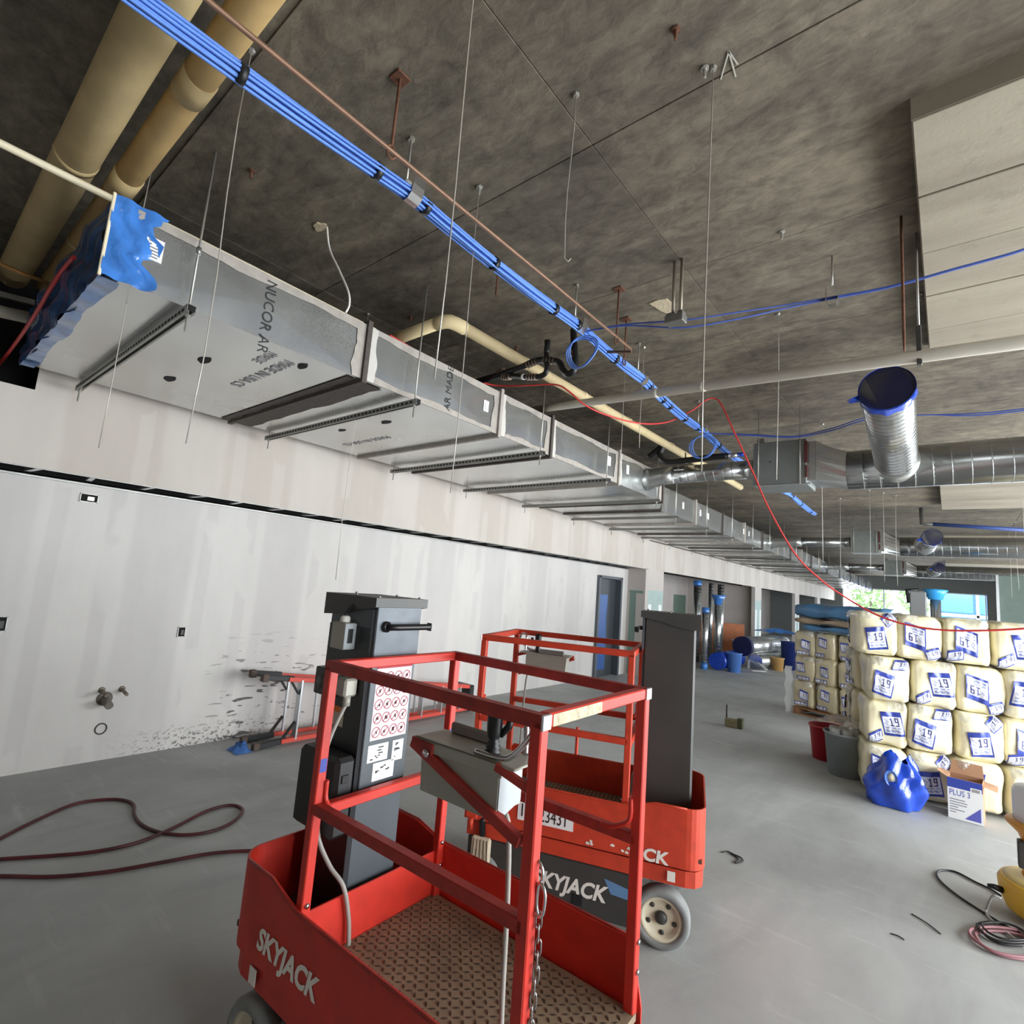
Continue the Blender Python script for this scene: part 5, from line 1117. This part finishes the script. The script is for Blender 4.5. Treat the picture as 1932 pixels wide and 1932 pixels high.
b = MB(); b.grid(3, 14, lambda u, v_: C1+vx*(-.13+.10*u+.015*math.sin(v_*19))+vy*(-.02+.05*u)+V((0,0,.002+.78*v_))); tag(b.build('plastic_sheet', mat('milky_sheet', (206,208,208), .3, alpha=.7)), 'milky plastic sheet hanging at the left corner of the pallet', 'plastic sheet')
# bags stacked further right behind the front stack
for r_ in range(2):
    p = V((1.42, 8.6, .02+.62*(r_+.5))); b = MB(); b.cbox(p.x-.45, p.x+.45, p.y-.4, p.y+.4, p.z-.30, p.z+.30, .09); tag(b.build('carton', mat('dusty_tan', (176,160,142), .8, var=.1, bump=.3)), ['lower', 'upper'][r_]+' dusty tan bundle right of the front insulation stack', 'bundle', 'dusty bundles at right')
b = MB(); b.cbox(.75, 1.6, 12.2, 13.0, 0, 1.55, .02); tag(b.build('crate', mat('dark_brown', (62,40,34), .7, var=.2)), 'dark brown crate behind the stack at the right edge', 'crate')
b = MB(); b.cbox(.8, 1.5, 12.25, 12.95, 1.56, 1.74, .02); tag(b.build('crate', mat('red_brown', (96,60,46), .7, var=.2)), 'reddish brown box on top of the dark crate', 'crate')

# ------------------------------------------------------------------ things around the front stack
def bucket(label, px, py, r, h_, m, inner=True, taper=.82):
    p = at(px, py, 'z', 0); t = thing('bucket', label, 'bucket', (p.x, p.y, 0), group='buckets and bins')
    b = MB(); b.lathe([(r*taper, 0), (r, h_), (r+.012, h_), (r+.012, h_-.02), (r, h_-.022), (r*.97, h_-.003), (r*taper*.96, .01), (.001, .01)], 28, Matrix.Translation((p.x, p.y, 0))); b.build('shell', m, t)
    return t, p
t, p = bucket('red tub behind the grey bin beside the front stack', 1560, 1432, .19, .40, mat('red_tub', (178,34,46), .45))
t, p = bucket('grey bin full of rolls beside the front stack', 1594, 1462, .20, .46, mat('grey_bin', (142,150,152), .55, var=.06))
for i, (dx, dy) in enumerate(((-.08, -.08), (.04, -.10), (.10, .02), (-.02, .06), (-.11, .05))):
    b = MB(); b.lathe([(.052, .25), (.052, .46), (.045, .50), (.02, .50), (.018, .46)], 14, Matrix.Translation((p.x+dx, p.y+dy, 0))); tag(b.build('paper_roll', mat('roll_grey', (176,176,172), .5)), 'pale grey roll standing in the grey bin, '+['front left', 'front right', 'right', 'back', 'back left'][i], 'roll', 'rolls in the grey bin')
q0 = V((p.x, p.y, .53)); b = MB(); rr_ = random.Random(12); b.grid(14, 8, lambda u, v_: (q0.x-.28+.5*u, q0.y+.05+.2*(v_-.5)+.02*rr_.random(), .52+.10*math.sin(u*PI)*math.sin(v_*PI)+.03*rr_.random())); tag(b.build('clear_bag', M_CLEAR), 'crumpled clear plastic wrap on top of the grey bin', 'plastic wrap')
# blue plastic film bag on the floor
bpz = at(1682, 1522, 'z', 0)+V((.0, .04, 0)); t = thing('plastic_bag', 'shiny bright blue plastic bag with a hole on the floor before the stack', 'plastic bag', (bpz.x, bpz.y, 0)); rr_ = random.Random(17)
b = MB()
def bagfn(u, v_):
    a = 2*PI*u; h_ = .46*v_; prof = (.17+.06*math.sin(v_*PI*.9))*(1-.55*v_**2.2); k_ = 1+.14*math.sin(5*a+v_*6)+.10*math.sin(9*a-v_*11)*(v_)
    return (bpz.x+prof*1.12*k_*math.cos(a)+.05*v_, bpz.y+prof*.7*k_*math.sin(a), .006+h_*(1+.10*math.sin(3*a+1)*v_))
b.grid(44, 18, bagfn); b.build('film_body', M_FILMB, t)
b = MB(); b.lathe([(.03, 0), (.045, .003), (.05, .012)], 18, caps=False, M= Matrix.Translation((bpz.x+.01, bpz.y-.155, .29)) @ Matrix.Rotation(PI/2+.25, 4, 'X') @ Matrix.Scale(1.6, 4, (0,1,0))); b.build('hole_rim', mat('film_edge', (90,130,210), .2), t)
b = MB(); b.lathe([(.03, 0), (.001, .001)], 18, Matrix.Translation((bpz.x+.01, bpz.y-.158, .29)) @ Matrix.Rotation(PI/2+.25, 4, 'X') @ Matrix.Scale(1.6, 4, (0,1,0))); b.build('hole', M_BAG, t)
# joint-compound carton
pa, pb = at(1789, 1541, 'z', 0), at(1857, 1560, 'z', 0); ang = math.atan2(pb.y-pa.y, pb.x-pa.x); W_ = (pb-pa).length; Hc = .36
ct = thing('carton', 'white and blue open carton on the floor before the front stack', 'carton', tuple(pa), ang)
b = MB(); e_ = .004
for (x0, x1, y0, y1) in ((0, W_, 0, e_), (0, W_, .24-e_, .24), (0, e_, e_, .24-e_), (W_-e_, W_, e_, .24-e_)): b.box(x0, x1, y0, y1, 0, Hc)
b.box(0, W_, 0, .24, 0, e_); b.build('body', M_CARD, ct, local=True)
b = MB(); b.box(.001, W_-.001, -.0015, 0, .002, Hc-.001); fc = b.build('front_print', M_PAPER, ct, local=True)
b = MB(); b.box(.001, W_-.001, -.0028, -.0015, Hc*.76, Hc-.001); b.build('blue_band', M_LBLUE, fc, local=True)
b = MB(); b.box(W_*.66, W_*.97, -.0036, -.0028, Hc*.73, Hc*.85); b.build('barcode_panel', M_PAPER, fc, local=True)
b = MB()
for q in range(9): b.box(W_*.70+q*W_*.025, W_*.712+q*W_*.025, -.0042, -.0036, Hc*.755, Hc*.83)
b.build('barcode_print', M_INK, fc, local=True, kind='stuff')
b = MB(); b.prism([(W_*.48, Hc*.06), (W_*.93, Hc*.06), (W_*.93, Hc*.40)], -.0, .0012, Matrix(((1,0,0,0), (0,0,-1,-.0015), (0,1,0,0), (0,0,0,1)))); b.build('blue_triangle', mat('print_violet', (90,92,176), .5), fc, local=True)
b = MB()
for q, (l0, l1) in enumerate(((.06, .50), (.06, .56), (.06, .54), (.06, .30), (.06, .48), (.06, .24))): b.box(W_*l0, W_*l1, -.0026, -.0015, Hc*(.47-.062*q), Hc*(.49-.062*q))
b.build('text_lines', M_GREYINK, fc, local=True, kind='stuff')
text('carton_lettering', 'PLUS 3', .072, (W_*.05, -.0018, Hc*.58), (1,0,0), (0,0,1), M_LBLUE, fc, sx=.72)
b = MB(); b.add([(0, .24, Hc), (W_, .24, Hc), (W_-.01, .30, Hc+.10), (.02, .30, Hc+.11)], [(0,1,2,3)]); b.build('flap', M_CARD, ct, local=True)
b = MB(); b.add([(0, 0, Hc), (0, .24, Hc), (-.075, .22, Hc+.02), (-.075, .03, Hc+.035)], [(0,1,2,3)]); b.build('flap', M_CARD, ct, local=True)
b = MB(); b.add([(W_, 0, Hc-.02), (W_, .24, Hc-.02), (W_+.10, .22, Hc-.035), (W_+.10, .03, Hc-.05)], [(0,1,2,3)]); b.build('flap', M_CARD, ct, local=True)
# yellow machine at the right edge
yc = V((.47, 4.98, 0)); ym = thing('floor_machine', 'yellow machine with round base and white tank cut by the right edge', 'machine', tuple(yc))
b = MB(); b.lathe([(.20, .02), (.245, .05), (.275, .13), (.28, .20), (.265, .225), (.25, .23)], 40, Matrix.Translation(yc)); b.build('base', M_YELLOW, ym)
b = MB(); b.lathe([(.255, .228), (.22, .245), (.12, .262), (.001, .265)], 40, Matrix.Translation(yc)); b.build('base_top', M_YELLOWP, ym)
b = MB(); b.lathe([(.165, .24), (.15, .30), (.145, .42), (.17, .50), (.225, .555), (.23, .57), (.20, .585)], 32, Matrix.Translation(yc)); b.build('column', mat('amber_plastic', (216,150,48), .4), ym)
b = MB(); b.cbox(yc.x-.178, yc.x-.145, yc.y-.10, yc.y-.03, .31, .47, .006); b.build('control_slot', M_MASTD, ym)
b = MB(); b.lathe([(.19, .55), (.19, .76), (.175, .785), (.001, .79)], 32, Matrix.Translation(yc)); b.build('tank', M_TANK, ym)
b = MB(); b.tube([(yc.x-.26, yc.y-.10, .15), (yc.x-.30, yc.y-.115, .16), (yc.x-.33, yc.y-.125, .16)], [.02, .016, .010], 10); b.build('cable_gland', M_BLACK, ym)
for a in (0, 2.1, 4.2): b = MB(); b.lathe([(.03, 0), (.03, .03), (.02, .035)], 12, Matrix.Translation(yc+V((.18*math.cos(a), .18*math.sin(a), 0)))); b.build('foot', M_BLACK, ym)

# ------------------------------------------------------------------ stored ducts and rubbish by the far opening
def standing(label, px, py, r, h_, film=True, base=True):
    p = at(px, py, 'z', 0); t = thing('stored_duct', label, 'duct', (p.x, p.y, 0), group='round ducts standing by the opening')
    b = MB(); spiral(b, (p.x, p.y, .0), (p.x, p.y, h_), r, 18, .10, .003); b.build('tube', M_SPIRAL, t)
    if film: b = MB(); b.lathe([(r+.006, h_-.14), (r+.012, h_-.1), (r+.010, h_+.006), (.001, h_+.01)], 18, Matrix.Translation((p.x, p.y, 0))); b.build('top_film', M_FILM, t)
    if base: b = MB(); b.lathe([(r+.008, .0), (r+.012, .08), (r+.006, .16)], 18, Matrix.Translation((p.x, p.y, 0))); b.build('foot_film', M_FILM, t)
    return t, p
standing('shorter round duct with blue capped ends standing nearest the dark mast', 1328, 1262, .085, 1.62)
standing('tall round duct with blue plastic top standing behind the short one', 1312, 1248, .11, 2.38, True, False)
standing('slim tall bare round duct standing behind the short one', 1338, 1246, .07, 2.36, False, False)
standing('tall bright round duct standing before the inner wall', 1357, 1244, .10, 2.36, False, False)
t, pf = standing('round duct with flared blue plastic cap standing at the pile', 1352, 1256, .10, 1.86, False, True)
b = MB(); b.lathe([(.10, 1.72), (.13, 1.86), (.22, 1.99), (.19, 2.0), (.001, 1.9)], 14, Matrix.Translation(pf)); b.build('film_hood', M_FILM, t)
ob = at(1370, 1240, 'z', 0); b = MB(); b.cbox(ob.x-.9, ob.x+.55, ob.y-.02, ob.y+.02, 0, 1.12, .004, Matrix.Translation(ob) @ Matrix.Rotation(.5, 4, 'Z') @ Matrix.Translation(-ob)); tag(b.build('plywood_board', mat('orange_board', (176,106,68), .7, var=.15, scale=4)), 'orange brown board standing behind the stored ducts', 'board')
def lying(label, pa, pb, r, z, m, cap=None):
    a_, c_ = at(*pa, 'z', 0)+V((0,0,z)), at(*pb, 'z', 0)+V((0,0,z+.02)); t = thing('stored_duct', label, 'duct', (a_.x, a_.y, z-r), group='round ducts lying in the pile')
    b = MB(); spiral(b, a_, c_, r, 20, .12, .004); b.build('tube', m, t)
    d_ = (c_-a_).normalized()
    if cap: b = MB(); b.cyl(a_-d_*.03, a_+d_*.14, r+.014, 20); b.build('film_cap', cap, t)
lying('foil wrapped duct lying on the pile with a dark blue capped end', (1400,1262), (1475,1254), .26, .62, mat('foil', (186,188,188), .25, .8, var=.2, bump=.6, bscale=10), mat('navy_film', (8,14,62), .6))
lying('blue film wrapped duct lying low at the left of the pile', (1352,1265), (1392,1258), .22, .24, M_FILMB)
lying('grey duct piece lying under the foil wrapped duct', (1425,1263), (1480,1258), .2, .22, M_GALV)
bk, bp_ = bucket('light blue bucket standing before the rubbish pile', 1385, 1268, .19, .50, mat('light_blue_bucket', (88,132,206), .45)); 
bk, bp_ = bucket('yellow tan pail lying near the pile', 1467, 1265, .17, .36, mat('tan_pail', (190,150,92), .5))
bk, bp_ = bucket('dark blue drum at the right of the rubbish pile', 1488, 1263, .22, .8, mat('navy_drum', (24,40,96), .4))
for i, (pa, pb, z0, z1, lb) in enumerate([((1412,1264), (1415,1255), .05, .62, 'pale channel offcut leaning at the left of the pile'), ((1418,1268), (1445,1270), .04, .04, 'pale channel offcut lying flat before the pile'), ((1432,1240), (1446,1268), .70, .06, 'wide pale sheet offcut leaning down from the pile'), ((1418,1258), (1442,1266), .5, .06, 'narrow pale strip leaning across the pile')]):
    a_, c_ = at(*pa, 'z', 0)+V((0,0,z0)), at(*pb, 'z', 0)+V((0,0,z1)); a_.y = min(a_.y, 17.2); b = MB(); b.sqtube(a_, c_, .10 if i == 2 else .06, .02); tag(b.build('metal_offcut', mat('pale_channel', (190,190,186), .5, .3)), lb, 'offcut', 'offcuts on the rubbish pile')
b = MB(); rr_ = random.Random(3); c_ = at(1460, 1252, 'z', 0); b.grid(14, 10, lambda u, v_: (c_.x-.6+1.3*u, c_.y-.1+.5*v_, .95+.12*math.sin(u*PI)*math.sin(v_*PI)+.05*rr_.random())); tag(b.build('plastic_sheet', M_FILM), 'bright blue plastic sheet on top of the rubbish pile', 'plastic sheet')
# equipment in front of the far window
uq = at(1735, 1150, 'y', 14); t = thing('upright_unit', 'grey upright unit with blue plastic on top before the window', 'equipment', (uq.x, 14, 0))
b = MB(); b.cbox(uq.x-.16, uq.x+.12, 13.9, 14.2, 0, 2.35, .02); b.build('body', mat('unit_grey', (120,122,122), .5), t)
b = MB(); b.tube([(uq.x-.17, 13.95, 2.1), (uq.x-.2, 13.95, 2.36), (uq.x+.0, 13.95, 2.38)], .04, 10); b.build('hose', M_BLACK, t)
b = MB(); b.lathe([(.12, 2.2), (.16, 2.32), (.22, 2.4), (.05, 2.42)], 14, Matrix.Translation((uq.x+.26, 14.05, 0))); b.build('film_hood', mat('sky_film', (52,150,214), .25), t)
b = MB(); b.cyl((uq.x+.26, 14.05, 0), (uq.x+.26, 14.05, 2.25), .09, 16); b.build('stand_tube', M_SPIRAL, t)

for o in bpy.data.objects:
    if '_o' in o: del o['_o']
